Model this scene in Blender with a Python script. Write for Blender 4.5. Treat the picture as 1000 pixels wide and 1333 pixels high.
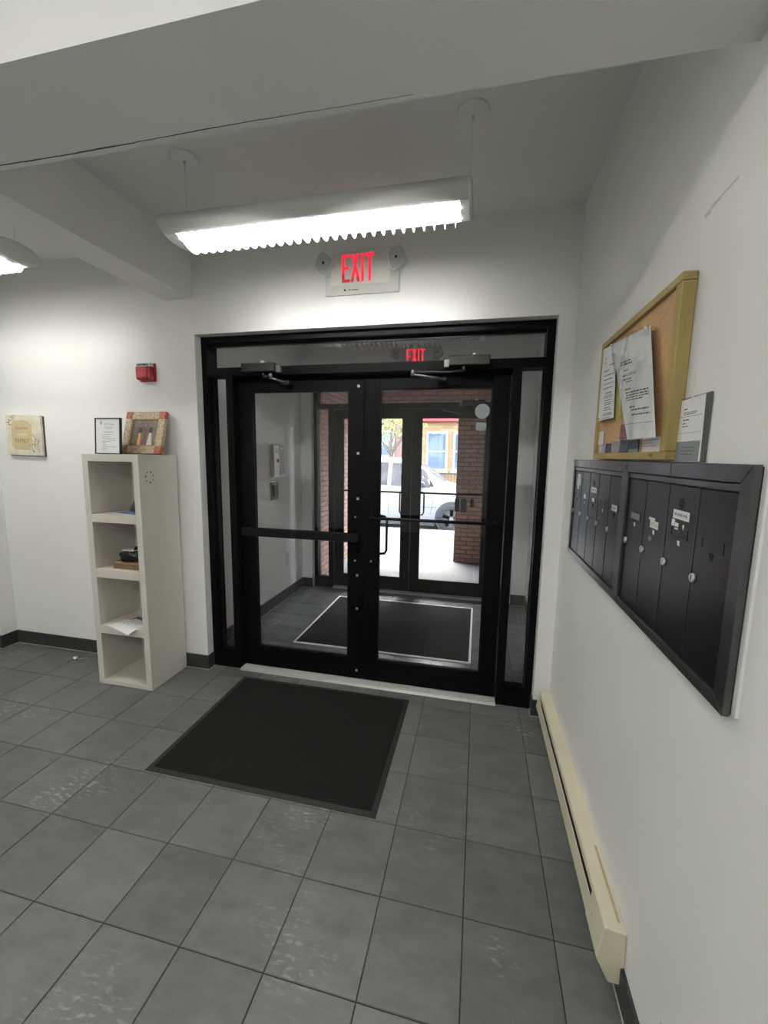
import bpy, math, random
from mathutils import Vector, Matrix

random.seed(7)
for o in list(bpy.data.objects):
    bpy.data.objects.remove(o, do_unlink=True)
scene = bpy.context.scene
COL = scene.collection

# ------------------------------------------------------------------ camera, world, sun, exposure
YAW, PITCH, ROLL, FPX = 0.2212, -0.1354, 0.0159, 542.31
cz, sz, cp, sp = math.cos(YAW), math.sin(YAW), math.cos(PITCH), math.sin(PITCH)
fwd = Vector((-sz * cp, cz * cp, sp))
right = Vector((cz, sz, 0))
up = right.cross(fwd)
r2 = right * math.cos(ROLL) + up * math.sin(ROLL)
u2 = -right * math.sin(ROLL) + up * math.cos(ROLL)
cam_data = bpy.data.cameras.new('camera')
cam = bpy.data.objects.new('camera', cam_data)
COL.objects.link(cam)
m = Matrix.Identity(4)
for i in range(3):
    m[i][0], m[i][1], m[i][2] = r2[i], u2[i], -fwd[i]
m[0][3], m[1][3], m[2][3] = 0, 0, 1.635
cam.matrix_world = m
cam_data.sensor_fit = 'VERTICAL'
cam_data.sensor_height = 24.0
cam_data.lens = FPX / 1333.0 * 24.0
cam_data.clip_start = 0.02
scene.camera = cam

world = bpy.data.worlds.new('sky')
scene.world = world
world.use_nodes = True
wn = world.node_tree
wn.nodes.clear()
w_out = wn.nodes.new('ShaderNodeOutputWorld')
w_bg = wn.nodes.new('ShaderNodeBackground')
w_sky = wn.nodes.new('ShaderNodeTexSky')
w_sky.sky_type = 'NISHITA'
w_sky.sun_disc = False
w_sky.sun_elevation = math.radians(58)
w_sky.sun_rotation = math.radians(-17)
w_sky.dust_density = 3.0
w_bg.inputs['Strength'].default_value = 4.1
w_hs = wn.nodes.new('ShaderNodeHueSaturation')      # hazy, washed-out sky
w_hs.inputs['Saturation'].default_value = 0.5
wn.links.new(w_sky.outputs['Color'], w_hs.inputs['Color'])
wn.links.new(w_hs.outputs['Color'], w_bg.inputs['Color'])
wn.links.new(w_bg.outputs['Background'], w_out.inputs['Surface'])

sun_data = bpy.data.lights.new('sun', 'SUN')
sun_data.energy = 2.5
sun_data.angle = math.radians(0.6)
sun_data.color = (1.0, 0.96, 0.9)
sun = bpy.data.objects.new('sun', sun_data)
COL.objects.link(sun)
sun.rotation_euler = Vector((-0.15, -0.5, -1.0)).to_track_quat('-Z', 'Y').to_euler()
sun.location = (2, 20, 14)

scene.view_settings.view_transform = 'Standard'
scene.view_settings.look = 'None'
scene.view_settings.exposure = 0.15
scene.view_settings.gamma = 1.0
scene.view_settings.use_curve_mapping = False
TUBE = 112.0           # radiance of the pendants' fluorescent tubes

# ------------------------------------------------------------------ materials
def new_mat(name):
    mt = bpy.data.materials.new(name)
    mt.use_nodes = True
    nt = mt.node_tree
    nt.nodes.clear()
    out = nt.nodes.new('ShaderNodeOutputMaterial')
    return mt, nt, out

def pmat(name, col, rough=0.6, metal=0.0, var=0.06, scale=8.0, bump=0.0, bscale=60.0, spec=0.5,
         emit=None, estr=0.0, stretch=(1, 1, 1), coords='Object', coat=0.0):
    """principled surface with a slight procedural colour variation and fine relief"""
    mt, nt, out = new_mat(name)
    b = nt.nodes.new('ShaderNodeBsdfPrincipled')
    tc = nt.nodes.new('ShaderNodeTexCoord')
    mp = nt.nodes.new('ShaderNodeMapping')
    mp.inputs['Scale'].default_value = stretch
    nz = nt.nodes.new('ShaderNodeTexNoise')
    nz.inputs['Scale'].default_value = scale
    nz.inputs['Detail'].default_value = 5
    rp = nt.nodes.new('ShaderNodeValToRGB')
    rp.color_ramp.elements[0].position = 0.3
    rp.color_ramp.elements[1].position = 0.7
    rp.color_ramp.elements[0].color = [c * (1 - var) for c in col] + [1]
    rp.color_ramp.elements[1].color = [min(1, c * (1 + var)) for c in col] + [1]
    nt.links.new(tc.outputs[coords], mp.inputs['Vector'])
    nt.links.new(mp.outputs['Vector'], nz.inputs['Vector'])
    nt.links.new(nz.outputs['Fac'], rp.inputs['Fac'])
    nt.links.new(rp.outputs['Color'], b.inputs['Base Color'])
    b.inputs['Roughness'].default_value = rough
    b.inputs['Metallic'].default_value = metal
    b.inputs['Specular IOR Level'].default_value = spec
    b.inputs['Coat Weight'].default_value = coat
    if emit:
        b.inputs['Emission Color'].default_value = (*emit, 1)
        b.inputs['Emission Strength'].default_value = estr
    if bump > 0:
        n2 = nt.nodes.new('ShaderNodeTexNoise')
        n2.inputs['Scale'].default_value = bscale
        n2.inputs['Detail'].default_value = 3
        bp = nt.nodes.new('ShaderNodeBump')
        bp.inputs['Strength'].default_value = bump
        bp.inputs['Distance'].default_value = 0.01
        nt.links.new(mp.outputs['Vector'], n2.inputs['Vector'])
        nt.links.new(n2.outputs['Fac'], bp.inputs['Height'])
        nt.links.new(bp.outputs['Normal'], b.inputs['Normal'])
    nt.links.new(b.outputs['BSDF'], out.inputs['Surface'])
    return mt

def glass_mat(name, tint=(0.985, 0.993, 0.99), ior=1.36, rough=0.0):
    mt, nt, out = new_mat(name)
    tr = nt.nodes.new('ShaderNodeBsdfTransparent')
    tr.inputs['Color'].default_value = (*tint, 1)
    gl = nt.nodes.new('ShaderNodeBsdfGlossy')
    gl.inputs['Roughness'].default_value = rough
    gl.inputs['Color'].default_value = (1, 1, 1, 1)
    fr = nt.nodes.new('ShaderNodeFresnel')
    ge = nt.nodes.new('ShaderNodeNewGeometry')
    mr = nt.nodes.new('ShaderNodeMapRange')          # same reflectance from either face of the thin pane
    mr.inputs['To Min'].default_value = ior
    mr.inputs['To Max'].default_value = 1.0 / ior
    nt.links.new(ge.outputs['Backfacing'], mr.inputs['Value'])
    nt.links.new(mr.outputs['Result'], fr.inputs['IOR'])
    mx = nt.nodes.new('ShaderNodeMixShader')
    nt.links.new(fr.outputs['Fac'], mx.inputs['Fac'])
    nt.links.new(tr.outputs['BSDF'], mx.inputs[1])
    nt.links.new(gl.outputs['BSDF'], mx.inputs[2])
    nt.links.new(mx.outputs['Shader'], out.inputs['Surface'])
    return mt

def tile_mat(name, dark, light, rough=0.42, rvar=0.06):
    """slate-grey porcelain: streaks running along X, cloudy blotches, a few pale scuffs, per-tile tone"""
    mt, nt, out = new_mat(name)
    b = nt.nodes.new('ShaderNodeBsdfPrincipled')
    ge = nt.nodes.new('ShaderNodeNewGeometry')
    oi = nt.nodes.new('ShaderNodeObjectInfo')
    mp = nt.nodes.new('ShaderNodeMapping')
    mp.inputs['Scale'].default_value = (2.2, 4.0, 1)
    off = nt.nodes.new('ShaderNodeVectorMath'); off.operation = 'MULTIPLY_ADD'
    cmb = nt.nodes.new('ShaderNodeCombineXYZ')
    nt.links.new(oi.outputs['Random'], cmb.inputs['X'])
    nt.links.new(oi.outputs['Random'], cmb.inputs['Y'])
    nt.links.new(cmb.outputs['Vector'], off.inputs[0])
    off.inputs[1].default_value = (7, 11, 0)
    nt.links.new(ge.outputs['Position'], off.inputs[2])
    nt.links.new(off.outputs['Vector'], mp.inputs['Vector'])
    n1 = nt.nodes.new('ShaderNodeTexNoise'); n1.inputs['Scale'].default_value = 2.6; n1.inputs['Detail'].default_value = 9
    n1.inputs['Roughness'].default_value = 0.68
    nt.links.new(mp.outputs['Vector'], n1.inputs['Vector'])
    r1 = nt.nodes.new('ShaderNodeValToRGB')
    r1.color_ramp.elements[0].position = 0.32; r1.color_ramp.elements[1].position = 0.72
    r1.color_ramp.elements[0].color = (*dark, 1); r1.color_ramp.elements[1].color = (*light, 1)
    nt.links.new(n1.outputs['Fac'], r1.inputs['Fac'])
    hv = nt.nodes.new('ShaderNodeHueSaturation')
    mr = nt.nodes.new('ShaderNodeMapRange')
    mr.inputs['To Min'].default_value = 0.86; mr.inputs['To Max'].default_value = 1.14
    nt.links.new(oi.outputs['Random'], mr.inputs['Value'])
    nt.links.new(mr.outputs['Result'], hv.inputs['Value'])
    nt.links.new(r1.outputs['Color'], hv.inputs['Color'])
    # scuffs
    n2 = nt.nodes.new('ShaderNodeTexNoise'); n2.inputs['Scale'].default_value = 2.3; n2.inputs['Detail'].default_value = 2
    n3 = nt.nodes.new('ShaderNodeTexNoise'); n3.inputs['Scale'].default_value = 46; n3.inputs['Detail'].default_value = 4
    nt.links.new(ge.outputs['Position'], n2.inputs['Vector'])
    mp3 = nt.nodes.new('ShaderNodeMapping'); mp3.inputs['Scale'].default_value = (0.6, 1.6, 1)
    nt.links.new(ge.outputs['Position'], mp3.inputs['Vector'])
    nt.links.new(mp3.outputs['Vector'], n3.inputs['Vector'])
    ra = nt.nodes.new('ShaderNodeMapRange'); ra.inputs['From Min'].default_value = 0.55; ra.inputs['From Max'].default_value = 0.70
    rb = nt.nodes.new('ShaderNodeMapRange'); rb.inputs['From Min'].default_value = 0.53; rb.inputs['From Max'].default_value = 0.70
    nt.links.new(n2.outputs['Fac'], ra.inputs['Value']); nt.links.new(n3.outputs['Fac'], rb.inputs['Value'])
    mu = nt.nodes.new('ShaderNodeMath'); mu.operation = 'MULTIPLY'
    nt.links.new(ra.outputs['Result'], mu.inputs[0]); nt.links.new(rb.outputs['Result'], mu.inputs[1])
    mx = nt.nodes.new('ShaderNodeMixRGB'); mx.inputs['Color2'].default_value = (0.30, 0.31, 0.285, 1)
    nt.links.new(mu.outputs['Value'], mx.inputs['Fac']); nt.links.new(hv.outputs['Color'], mx.inputs['Color1'])
    nt.links.new(mx.outputs['Color'], b.inputs['Base Color'])
    rr = nt.nodes.new('ShaderNodeMapRange'); rr.inputs['To Min'].default_value = rough - rvar; rr.inputs['To Max'].default_value = rough + 1.6 * rvar
    nt.links.new(n1.outputs['Fac'], rr.inputs['Value']); nt.links.new(rr.outputs['Result'], b.inputs['Roughness'])
    b.inputs['Specular IOR Level'].default_value = 0.5
    nt.links.new(b.outputs['BSDF'], out.inputs['Surface'])
    return mt

def rib_mat(name, col, scale, axis='Y', rough=0.9):
    """ribbed mat pile"""
    mt, nt, out = new_mat(name)
    b = nt.nodes.new('ShaderNodeBsdfPrincipled')
    ge = nt.nodes.new('ShaderNodeNewGeometry')
    wv = nt.nodes.new('ShaderNodeTexWave'); wv.bands_direction = axis
    wv.inputs['Scale'].default_value = scale; wv.inputs['Distortion'].default_value = 2.2
    wv.inputs['Detail'].default_value = 3; wv.inputs['Detail Scale'].default_value = 3
    nz = nt.nodes.new('ShaderNodeTexNoise'); nz.inputs['Scale'].default_value = 260; nz.inputs['Detail'].default_value = 3
    nt.links.new(ge.outputs['Position'], wv.inputs['Vector']); nt.links.new(ge.outputs['Position'], nz.inputs['Vector'])
    mu = nt.nodes.new('ShaderNodeMath'); mu.operation = 'MULTIPLY'
    nt.links.new(wv.outputs['Fac'], mu.inputs[0]); nt.links.new(nz.outputs['Fac'], mu.inputs[1])
    rp = nt.nodes.new('ShaderNodeValToRGB')
    rp.color_ramp.elements[0].position = 0.1; rp.color_ramp.elements[1].position = 0.6
    rp.color_ramp.elements[0].color = [c * 0.55 for c in col] + [1]
    rp.color_ramp.elements[1].color = [c * 1.7 for c in col] + [1]
    nt.links.new(mu.outputs['Value'], rp.inputs['Fac']); nt.links.new(rp.outputs['Color'], b.inputs['Base Color'])
    bp = nt.nodes.new('ShaderNodeBump'); bp.inputs['Strength'].default_value = 0.7; bp.inputs['Distance'].default_value = 0.004
    nt.links.new(mu.outputs['Value'], bp.inputs['Height']); nt.links.new(bp.outputs['Normal'], b.inputs['Normal'])
    b.inputs['Roughness'].default_value = rough
    b.inputs['Specular IOR Level'].default_value = 0.2
    nt.links.new(b.outputs['BSDF'], out.inputs['Surface'])
    return mt

def brick_mat(name, c1, c2, mortar, scale, bw=0.2, bh=0.067):
    """brickwork too far off to pick the bricks apart"""
    mt, nt, out = new_mat(name)
    b = nt.nodes.new('ShaderNodeBsdfPrincipled')
    ge = nt.nodes.new('ShaderNodeNewGeometry')
    sp_ = nt.nodes.new('ShaderNodeSeparateXYZ'); cm = nt.nodes.new('ShaderNodeCombineXYZ')
    nt.links.new(ge.outputs['Position'], sp_.inputs['Vector'])
    nt.links.new(sp_.outputs['X'], cm.inputs['X']); nt.links.new(sp_.outputs['Z'], cm.inputs['Y'])
    br = nt.nodes.new('ShaderNodeTexBrick')
    br.inputs['Color1'].default_value = (*c1, 1); br.inputs['Color2'].default_value = (*c2, 1)
    br.inputs['Mortar'].default_value = (*mortar, 1)
    br.inputs['Scale'].default_value = scale; br.inputs['Brick Width'].default_value = bw
    br.inputs['Row Height'].default_value = bh; br.inputs['Mortar Size'].default_value = 0.006
    nt.links.new(cm.outputs['Vector'], br.inputs['Vector'])
    nt.links.new(br.outputs['Color'], b.inputs['Base Color'])
    b.inputs['Roughness'].default_value = 0.9
    nt.links.new(b.outputs['BSDF'], out.inputs['Surface'])
    return mt

M = {}
M['wall'] = pmat('wall_paint', (0.85, 0.85, 0.83), 0.55, var=0.015, scale=3, bump=0.05, bscale=220)
M['ceiling'] = pmat('ceiling_paint', (0.90, 0.90, 0.88), 0.75, var=0.015, scale=3, bump=0.05, bscale=160)
M['vwall'] = pmat('vestibule_paint', (0.90, 0.91, 0.905), 0.5, var=0.02, scale=3, bump=0.05, bscale=220)
M['crack'] = pmat('crack_shadow', (0.10, 0.075, 0.065), 0.9)
M['tile'] = tile_mat('slate_tile', (0.088, 0.094, 0.090), (0.146, 0.154, 0.148))
M['vtile'] = tile_mat('slate_tile_gloss', (0.10, 0.106, 0.114), (0.15, 0.16, 0.17), 0.26, 0.01)
M['grout'] = pmat('dark_grout', (0.025, 0.026, 0.025), 0.9, var=0.2, scale=30)
M['base'] = pmat('baseboard_tile', (0.035, 0.037, 0.037), 0.4, var=0.15, scale=12)
M['caulk'] = pmat('pale_caulk', (0.5, 0.5, 0.47), 0.8)
M['black'] = pmat('black_anodised', (0.004, 0.004, 0.0045), 0.4, var=0.15, scale=20, spec=0.06)
M['black2'] = pmat('black_bar', (0.005, 0.005, 0.006), 0.36, var=0.15, scale=25, spec=0.15)
M['bronze'] = pmat('dark_bronze', (0.022, 0.021, 0.019), 0.42, metal=0.2, spec=0.3, var=0.1)
M['gasket'] = pmat('rubber_gasket', (0.008, 0.008, 0.008), 0.8)
M['chrome'] = pmat('bright_steel', (0.70, 0.69, 0.66), 0.3, metal=0.85, var=0.1, scale=40)
M['alu'] = pmat('mill_aluminium', (0.40, 0.40, 0.38), 0.45, metal=0.4, var=0.1, scale=30, stretch=(1, 8, 8))
M['glass'] = glass_mat('door_glass')
M['tglass'] = glass_mat('transom_glass', (0.985, 0.993, 0.99), 1.52)
M['wglass'] = glass_mat('far_window_glass', (0.8, 0.86, 0.92), 1.45)
M['mat'] = rib_mat('black_ribbed_mat', (0.0085, 0.0083, 0.008), 26, 'Y')
M['rubber'] = pmat('mat_rubber_edge', (0.014, 0.014, 0.014), 0.6, spec=0.4)
M['mat2'] = rib_mat('charcoal_mat', (0.020, 0.020, 0.021), 30, 'X')
M['whitetrim'] = pmat('white_mat_frame', (0.8, 0.8, 0.78), 0.5)
M['fixture'] = pmat('white_enamel', (0.82, 0.82, 0.80), 0.4, var=0.03, scale=14)
M['louver'] = pmat('white_louver', (0.88, 0.88, 0.86), 0.35)
M['tube'] = pmat('lit_fluorescent_tube', (1, 1, 1), 0.4, emit=(1.0, 0.99, 0.95), estr=TUBE)
M['tube_dimmed'] = pmat('dimmed_fluorescent_tube', (1, 1, 1), 0.4, emit=(1.0, 0.985, 0.94), estr=TUBE * 0.55)  # emission turned down so the left wall is not overlit
M['diffuser'] = pmat('lit_diffuser', (0.9, 0.9, 0.88), 0.5, emit=(1.0, 0.985, 0.95), estr=26.0)
M['tubeoff'] = pmat('unlit_tube', (0.85, 0.86, 0.86), 0.3)
M['signbody'] = pmat('exit_sign_plastic', (0.70, 0.70, 0.66), 0.45, var=0.02)
M['red_lit'] = pmat('lit_red_letter', (0.7, 0.012, 0.03), 0.5, emit=(1.0, 0.012, 0.04), estr=1.1)
M['red_dim'] = pmat('dim_red_letter', (0.45, 0.015, 0.02), 0.5, emit=(0.5, 0.01, 0.02), estr=0.35)
M['lens'] = glass_mat('clear_lens', (0.96, 0.97, 0.97), 1.4, 0.08)
M['reflector'] = pmat('lamp_reflector', (0.66, 0.67, 0.66), 0.35, metal=0.05)
M['dark'] = pmat('dark_void', (0.01, 0.01, 0.01), 0.9)
M['alarmred'] = pmat('alarm_red', (0.36, 0.012, 0.022), 0.4, var=0.05)
M['paper'] = pmat('white_paper', (0.82, 0.83, 0.82), 0.7, var=0.02)
M['ink'] = pmat('ink_grey', (0.10, 0.10, 0.11), 0.8)
M['inklight'] = pmat('ink_light', (0.38, 0.38, 0.39), 0.8)
M['laminate'] = pmat('cream_laminate', (0.66, 0.635, 0.575), 0.38, var=0.03, scale=5, stretch=(6, 6, 1))
M['laminate_edge'] = pmat('cream_laminate_edge', (0.68, 0.635, 0.56), 0.5, var=0.05, scale=9)
M['board_in'] = pmat('raw_board', (0.5, 0.45, 0.38), 0.7, var=0.08)
M['heater'] = pmat('cream_enamel', (0.70, 0.66, 0.49), 0.42, var=0.05, scale=6)
M['heaterdirty'] = pmat('worn_enamel', (0.45, 0.41, 0.26), 0.6, var=0.15, scale=30)
M['fin'] = pmat('heater_fins', (0.03, 0.025, 0.035), 0.6, metal=0.5)
M['mbox'] = pmat('mailbox_black', (0.012, 0.012, 0.0122), 0.31, metal=0.4, var=0.25, scale=7, stretch=(1, 5, 1))
M['mtrim'] = pmat('mailbox_trim', (0.11, 0.11, 0.114), 0.28, metal=0.75, var=0.25, scale=8)
M['mtrimdark'] = pmat('mailbox_trim_dark', (0.02, 0.02, 0.022), 0.4, metal=0.4)
M['oak'] = pmat('golden_wood', (0.40, 0.30, 0.105), 0.5, var=0.12, scale=6, stretch=(4, 1, 1))
M['cork'] = pmat('cork', (0.56, 0.36, 0.185), 0.9, var=0.12, scale=120, bump=0.15, bscale=260)
M['yellow'] = pmat('yellow_folder', (0.42, 0.38, 0.10), 0.7)
M['sleeve'] = glass_mat('plastic_sleeve', (0.98, 0.985, 0.985), 1.35, 0.06)
M['canvas'] = pmat('cream_canvas', (0.72, 0.69, 0.55), 0.7, var=0.12, scale=14)
M['canvas_edge'] = pmat('canvas_edge_dark', (0.10, 0.08, 0.085), 0.7)
M['plaque'] = pmat('tan_plaque', (0.62, 0.52, 0.30), 0.7, var=0.08, scale=10)
M['plaquelight'] = pmat('pale_lettering', (0.72, 0.66, 0.44), 0.7)
M['brownink'] = pmat('brown_lettering', (0.20, 0.13, 0.06), 0.7)
M['pink'] = pmat('dusty_pink', (0.50, 0.32, 0.27), 0.7)
M['leafprint'] = pmat('print_green', (0.24, 0.25, 0.15), 0.7)
M['frameblack'] = pmat('thin_black_frame', (0.02, 0.02, 0.022), 0.5)
M['frameornate'] = pmat('mottled_frame', (0.50, 0.40, 0.27), 0.5, var=0.4, scale=60)
M['framecorner'] = pmat('red_corner', (0.42, 0.13, 0.085), 0.5, var=0.25, scale=60)
M['photobg'] = pmat('photo_backdrop', (0.17, 0.14, 0.115), 0.4, var=0.3, scale=9)
M['photodark'] = pmat('photo_dark', (0.03, 0.03, 0.03), 0.4)
M['photoskin'] = pmat('photo_skin', (0.30, 0.17, 0.11), 0.5)
M['photoorange'] = pmat('photo_orange', (0.75, 0.40, 0.10), 0.5)
M['photowhite'] = pmat('photo_white', (0.62, 0.62, 0.60), 0.5)
M['photomaroon'] = pmat('photo_maroon', (0.15, 0.06, 0.07), 0.5, var=0.5, scale=80)
M['blueprint'] = pmat('blue_print', (0.16, 0.22, 0.45), 0.6, var=0.4, scale=25)
M['cardboard'] = pmat('brown_cardboard', (0.23, 0.15, 0.085), 0.8, var=0.08)
M['bag'] = pmat('black_plastic_bag', (0.008, 0.008, 0.012), 0.22, bump=0.6, bscale=28)
M['blackobj'] = pmat('black_plastic', (0.012, 0.012, 0.014), 0.4)
M['steel'] = pmat('brushed_steel', (0.5, 0.51, 0.52), 0.3, metal=0.85, var=0.08, scale=30)
M['greyplate'] = pmat('grey_plate', (0.13, 0.13, 0.13), 0.4, metal=0.5)
M['sticker'] = pmat('grey_sticker', (0.25, 0.28, 0.28), 0.7)
M['brick_a'] = pmat('red_brick', (0.31, 0.18, 0.145), 0.9, var=0.18, scale=22, bump=0.2, bscale=90)
M['brick_b'] = pmat('orange_brick', (0.355, 0.205, 0.16), 0.9, var=0.18, scale=22, bump=0.2, bscale=90)
M['brick_c'] = pmat('dull_brick', (0.27, 0.155, 0.125), 0.9, var=0.18, scale=22, bump=0.2, bscale=90)
M['mortar'] = pmat('mortar', (0.115, 0.08, 0.068), 0.95, var=0.1, scale=30)
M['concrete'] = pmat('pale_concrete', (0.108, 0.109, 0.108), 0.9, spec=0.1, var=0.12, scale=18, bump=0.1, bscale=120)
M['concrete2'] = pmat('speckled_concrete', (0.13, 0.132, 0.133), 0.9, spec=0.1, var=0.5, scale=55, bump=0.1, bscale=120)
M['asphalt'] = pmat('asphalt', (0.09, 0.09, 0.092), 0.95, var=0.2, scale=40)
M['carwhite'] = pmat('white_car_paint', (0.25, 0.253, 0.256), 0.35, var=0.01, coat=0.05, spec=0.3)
M['carglass'] = pmat('car_glass', (0.055, 0.048, 0.047), 0.12, spec=0.22, var=0.6, scale=3)
M['tyre'] = pmat('tyre_rubber', (0.02, 0.02, 0.021), 0.8)
M['rim'] = pmat('alloy_rim', (0.32, 0.33, 0.34), 0.3, metal=0.8)
M['trimdark'] = pmat('dark_trim', (0.04, 0.042, 0.045), 0.5)
M['facade_y'] = brick_mat('yellow_brick_front', (0.34, 0.225, 0.115), (0.26, 0.16, 0.085), (0.15, 0.105, 0.07), 1.0, 0.36, 0.13)
M['facade_r'] = brick_mat('pink_brick_front', (0.24, 0.14, 0.115), (0.20, 0.115, 0.095), (0.19, 0.15, 0.13), 1.0)
M['redband'] = pmat('red_awning', (0.50, 0.045, 0.06), 0.7)
M['winwhite'] = pmat('white_window_frame', (0.30, 0.303, 0.306), 0.5)
M['blind'] = pmat('window_blind', (0.18, 0.205, 0.245), 0.6, var=0.1)
M['bark'] = pmat('bark', (0.13, 0.10, 0.07), 0.9, var=0.3, scale=30)
M['leaf'] = pmat('leaf_green', (0.17, 0.26, 0.05), 0.7, var=0.4, scale=3)
M['leaf2'] = pmat('leaf_yellow', (0.34, 0.33, 0.06), 0.7, var=0.3, scale=3)
M['iron'] = pmat('black_iron', (0.02, 0.02, 0.02), 0.6)
CARDS = [pmat('card_%d' % i, c, 0.5, var=v, scale=40) for i, (c, v) in enumerate([
    ((0.75, 0.74, 0.70), .1), ((0.45, 0.47, 0.60), .5), ((0.06, 0.055, 0.055), .5), ((0.30, 0.28, 0.29), .2),
    ((0.20, 0.06, 0.09), .6), ((0.06, 0.065, 0.13), .6), ((0.03, 0.045, 0.075), .5), ((0.78, 0.78, 0.75), .05)])]
M['cardgreen'] = pmat('card_green', (0.16, 0.27, 0.22), 0.5)

# ------------------------------------------------------------------ mesh helpers
class MB:
    def __init__(s): s.v, s.f, s.sm = [], [], []
    def add(s, vs, fs, smooth=False):
        k = len(s.v); s.v += [tuple(p) for p in vs]
        for f in fs: s.f.append(tuple(i + k for i in f)); s.sm.append(smooth)
        return s
    def box(s, x0, x1, y0, y1, z0, z1):
        return s.add([(x0, y0, z0), (x1, y0, z0), (x1, y1, z0), (x0, y1, z0), (x0, y0, z1), (x1, y0, z1), (x1, y1, z1), (x0, y1, z1)],
                     [(0, 3, 2, 1), (4, 5, 6, 7), (0, 1, 5, 4), (1, 2, 6, 5), (2, 3, 7, 6), (3, 0, 4, 7)])
    def prism(s, poly, axis, a0, a1, smooth=False):
        """poly: 2D points; axis x -> (y,z), y -> (x,z), z -> (x,y)"""
        n = len(poly)
        def P(p, a): return {'x': (a, p[0], p[1]), 'y': (p[0], a, p[1]), 'z': (p[0], p[1], a)}[axis]
        vs = [P(p, a0) for p in poly] + [P(p, a1) for p in poly]
        area = sum(poly[i][0] * poly[(i + 1) % n][1] - poly[(i + 1) % n][0] * poly[i][1] for i in range(n))
        flip = (area < 0) != (axis == 'y')
        if a1 < a0: flip = not flip
        caps = [tuple(range(n))[::-1], tuple(range(n, 2 * n))]
        side = [(i, (i + 1) % n, n + (i + 1) % n, n + i) for i in range(n)]
        if flip: caps = [c[::-1] for c in caps]; side = [c[::-1] for c in side]
        s.add(vs, caps)
        k = len(s.v) - 2 * n
        for f in side: s.f.append(tuple(i + k for i in f)); s.sm.append(smooth)
        return s
    def cyl(s, p0, p1, r, n=16, r1=None, caps=True, smooth=True):
        p0, p1 = Vector(p0), Vector(p1); d = (p1 - p0).normalized()
        a = d.orthogonal().normalized(); b = d.cross(a); r1 = r if r1 is None else r1
        vs = [p0 + (a * math.cos(t) + b * math.sin(t)) * r for t in [2 * math.pi * i / n for i in range(n)]]
        vs += [p1 + (a * math.cos(t) + b * math.sin(t)) * r1 for t in [2 * math.pi * i / n for i in range(n)]]
        s.add(vs, [(i, (i + 1) % n, n + (i + 1) % n, n + i) for i in range(n)], smooth)
        if caps:
            k = len(s.v) - 2 * n
            s.f.append(tuple(k + i for i in range(n))[::-1]); s.sm.append(False)
            s.f.append(tuple(k + n + i for i in range(n))); s.sm.append(False)
        return s
    def tube(s, pts, r, n=10):
        pts = [Vector(p) for p in pts]; rings = []
        ref = None
        for i, p in enumerate(pts):
            d = ((pts[min(i + 1, len(pts) - 1)] - pts[max(i - 1, 0)])).normalized()
            if ref is None: ref = d.orthogonal().normalized()
            a = (ref - d * ref.dot(d)).normalized(); b = d.cross(a); ref = a
            rings.append([p + (a * math.cos(t) + b * math.sin(t)) * r for t in [2 * math.pi * j / n for j in range(n)]])
        vs = [v for rg in rings for v in rg]
        fs = [(i * n + j, i * n + (j + 1) % n, (i + 1) * n + (j + 1) % n, (i + 1) * n + j) for i in range(len(pts) - 1) for j in range(n)]
        s.add(vs, fs, True)
        k = len(s.v) - len(vs)
        s.f.append(tuple(k + j for j in range(n))[::-1]); s.sm.append(False)
        s.f.append(tuple(k + (len(pts) - 1) * n + j for j in range(n))); s.sm.append(False)
        return s
    def loft(s, rings, closed=True, caps=True, smooth=True):
        n = len(rings[0]); vs = [p for r in rings for p in r]; k = len(s.v)
        m = n if closed else n - 1
        s.add(vs, [(i * n + j, i * n + (j + 1) % n, (i + 1) * n + (j + 1) % n, (i + 1) * n + j) for i in range(len(rings) - 1) for j in range(m)], smooth)
        if caps and closed:
            s.f.append(tuple(k + j for j in range(n))[::-1]); s.sm.append(False)
            s.f.append(tuple(k + (len(rings) - 1) * n + j for j in range(n))); s.sm.append(False)
        return s
    def quad(s, a, b, c, d): return s.add([a, b, c, d], [(0, 1, 2, 3)])
    def ball(s, c, rx, ry, rz, nu=14, nv=8):
        vs, fs = [], []
        for i in range(nv + 1):
            t = math.pi * i / nv
            for j in range(nu):
                p = 2 * math.pi * j / nu
                vs.append((c[0] + rx * math.sin(t) * math.cos(p), c[1] + ry * math.sin(t) * math.sin(p), c[2] + rz * math.cos(t)))
        for i in range(nv):
            for j in range(nu): fs.append((i * nu + j, (i + 1) * nu + j, (i + 1) * nu + (j + 1) % nu, i * nu + (j + 1) % nu))
        return s.add(vs, fs, True)

def mesh_of(mb, name, mat, off=(0, 0, 0)):
    me = bpy.data.meshes.new(name)
    me.from_pydata([(v[0] - off[0], v[1] - off[1], v[2] - off[2]) for v in mb.v], [], mb.f)
    me.polygons.foreach_set('use_smooth', mb.sm)
    if mat: me.materials.append(mat)
    me.update()
    return me

def root_off(p):
    o = Vector((0, 0, 0))
    while p is not None: o += p.location; p = p.parent
    return o

def part(name, mb, mat, parent=None, local=False, bevel=0.0, segs=2):
    """link one mesh; coordinates are world coordinates unless local (parents only translate)"""
    off = root_off(parent) if (parent is not None and not local) else (0, 0, 0)
    o = bpy.data.objects.new(name, mesh_of(mb, name, mat, off))
    COL.objects.link(o)
    if parent is not None: o.parent = parent
    if bevel > 0:
        bv = o.modifiers.new('bevel', 'BEVEL'); bv.width = bevel; bv.segments = segs
        bv.limit_method = 'ANGLE'; bv.angle_limit = math.radians(40)
    return o

def tag(o, label, cat=None, group=None, kind=None):
    o['label'] = label
    if cat: o['category'] = cat
    if group: o['group'] = group
    if kind: o['kind'] = kind
    return o

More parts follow.
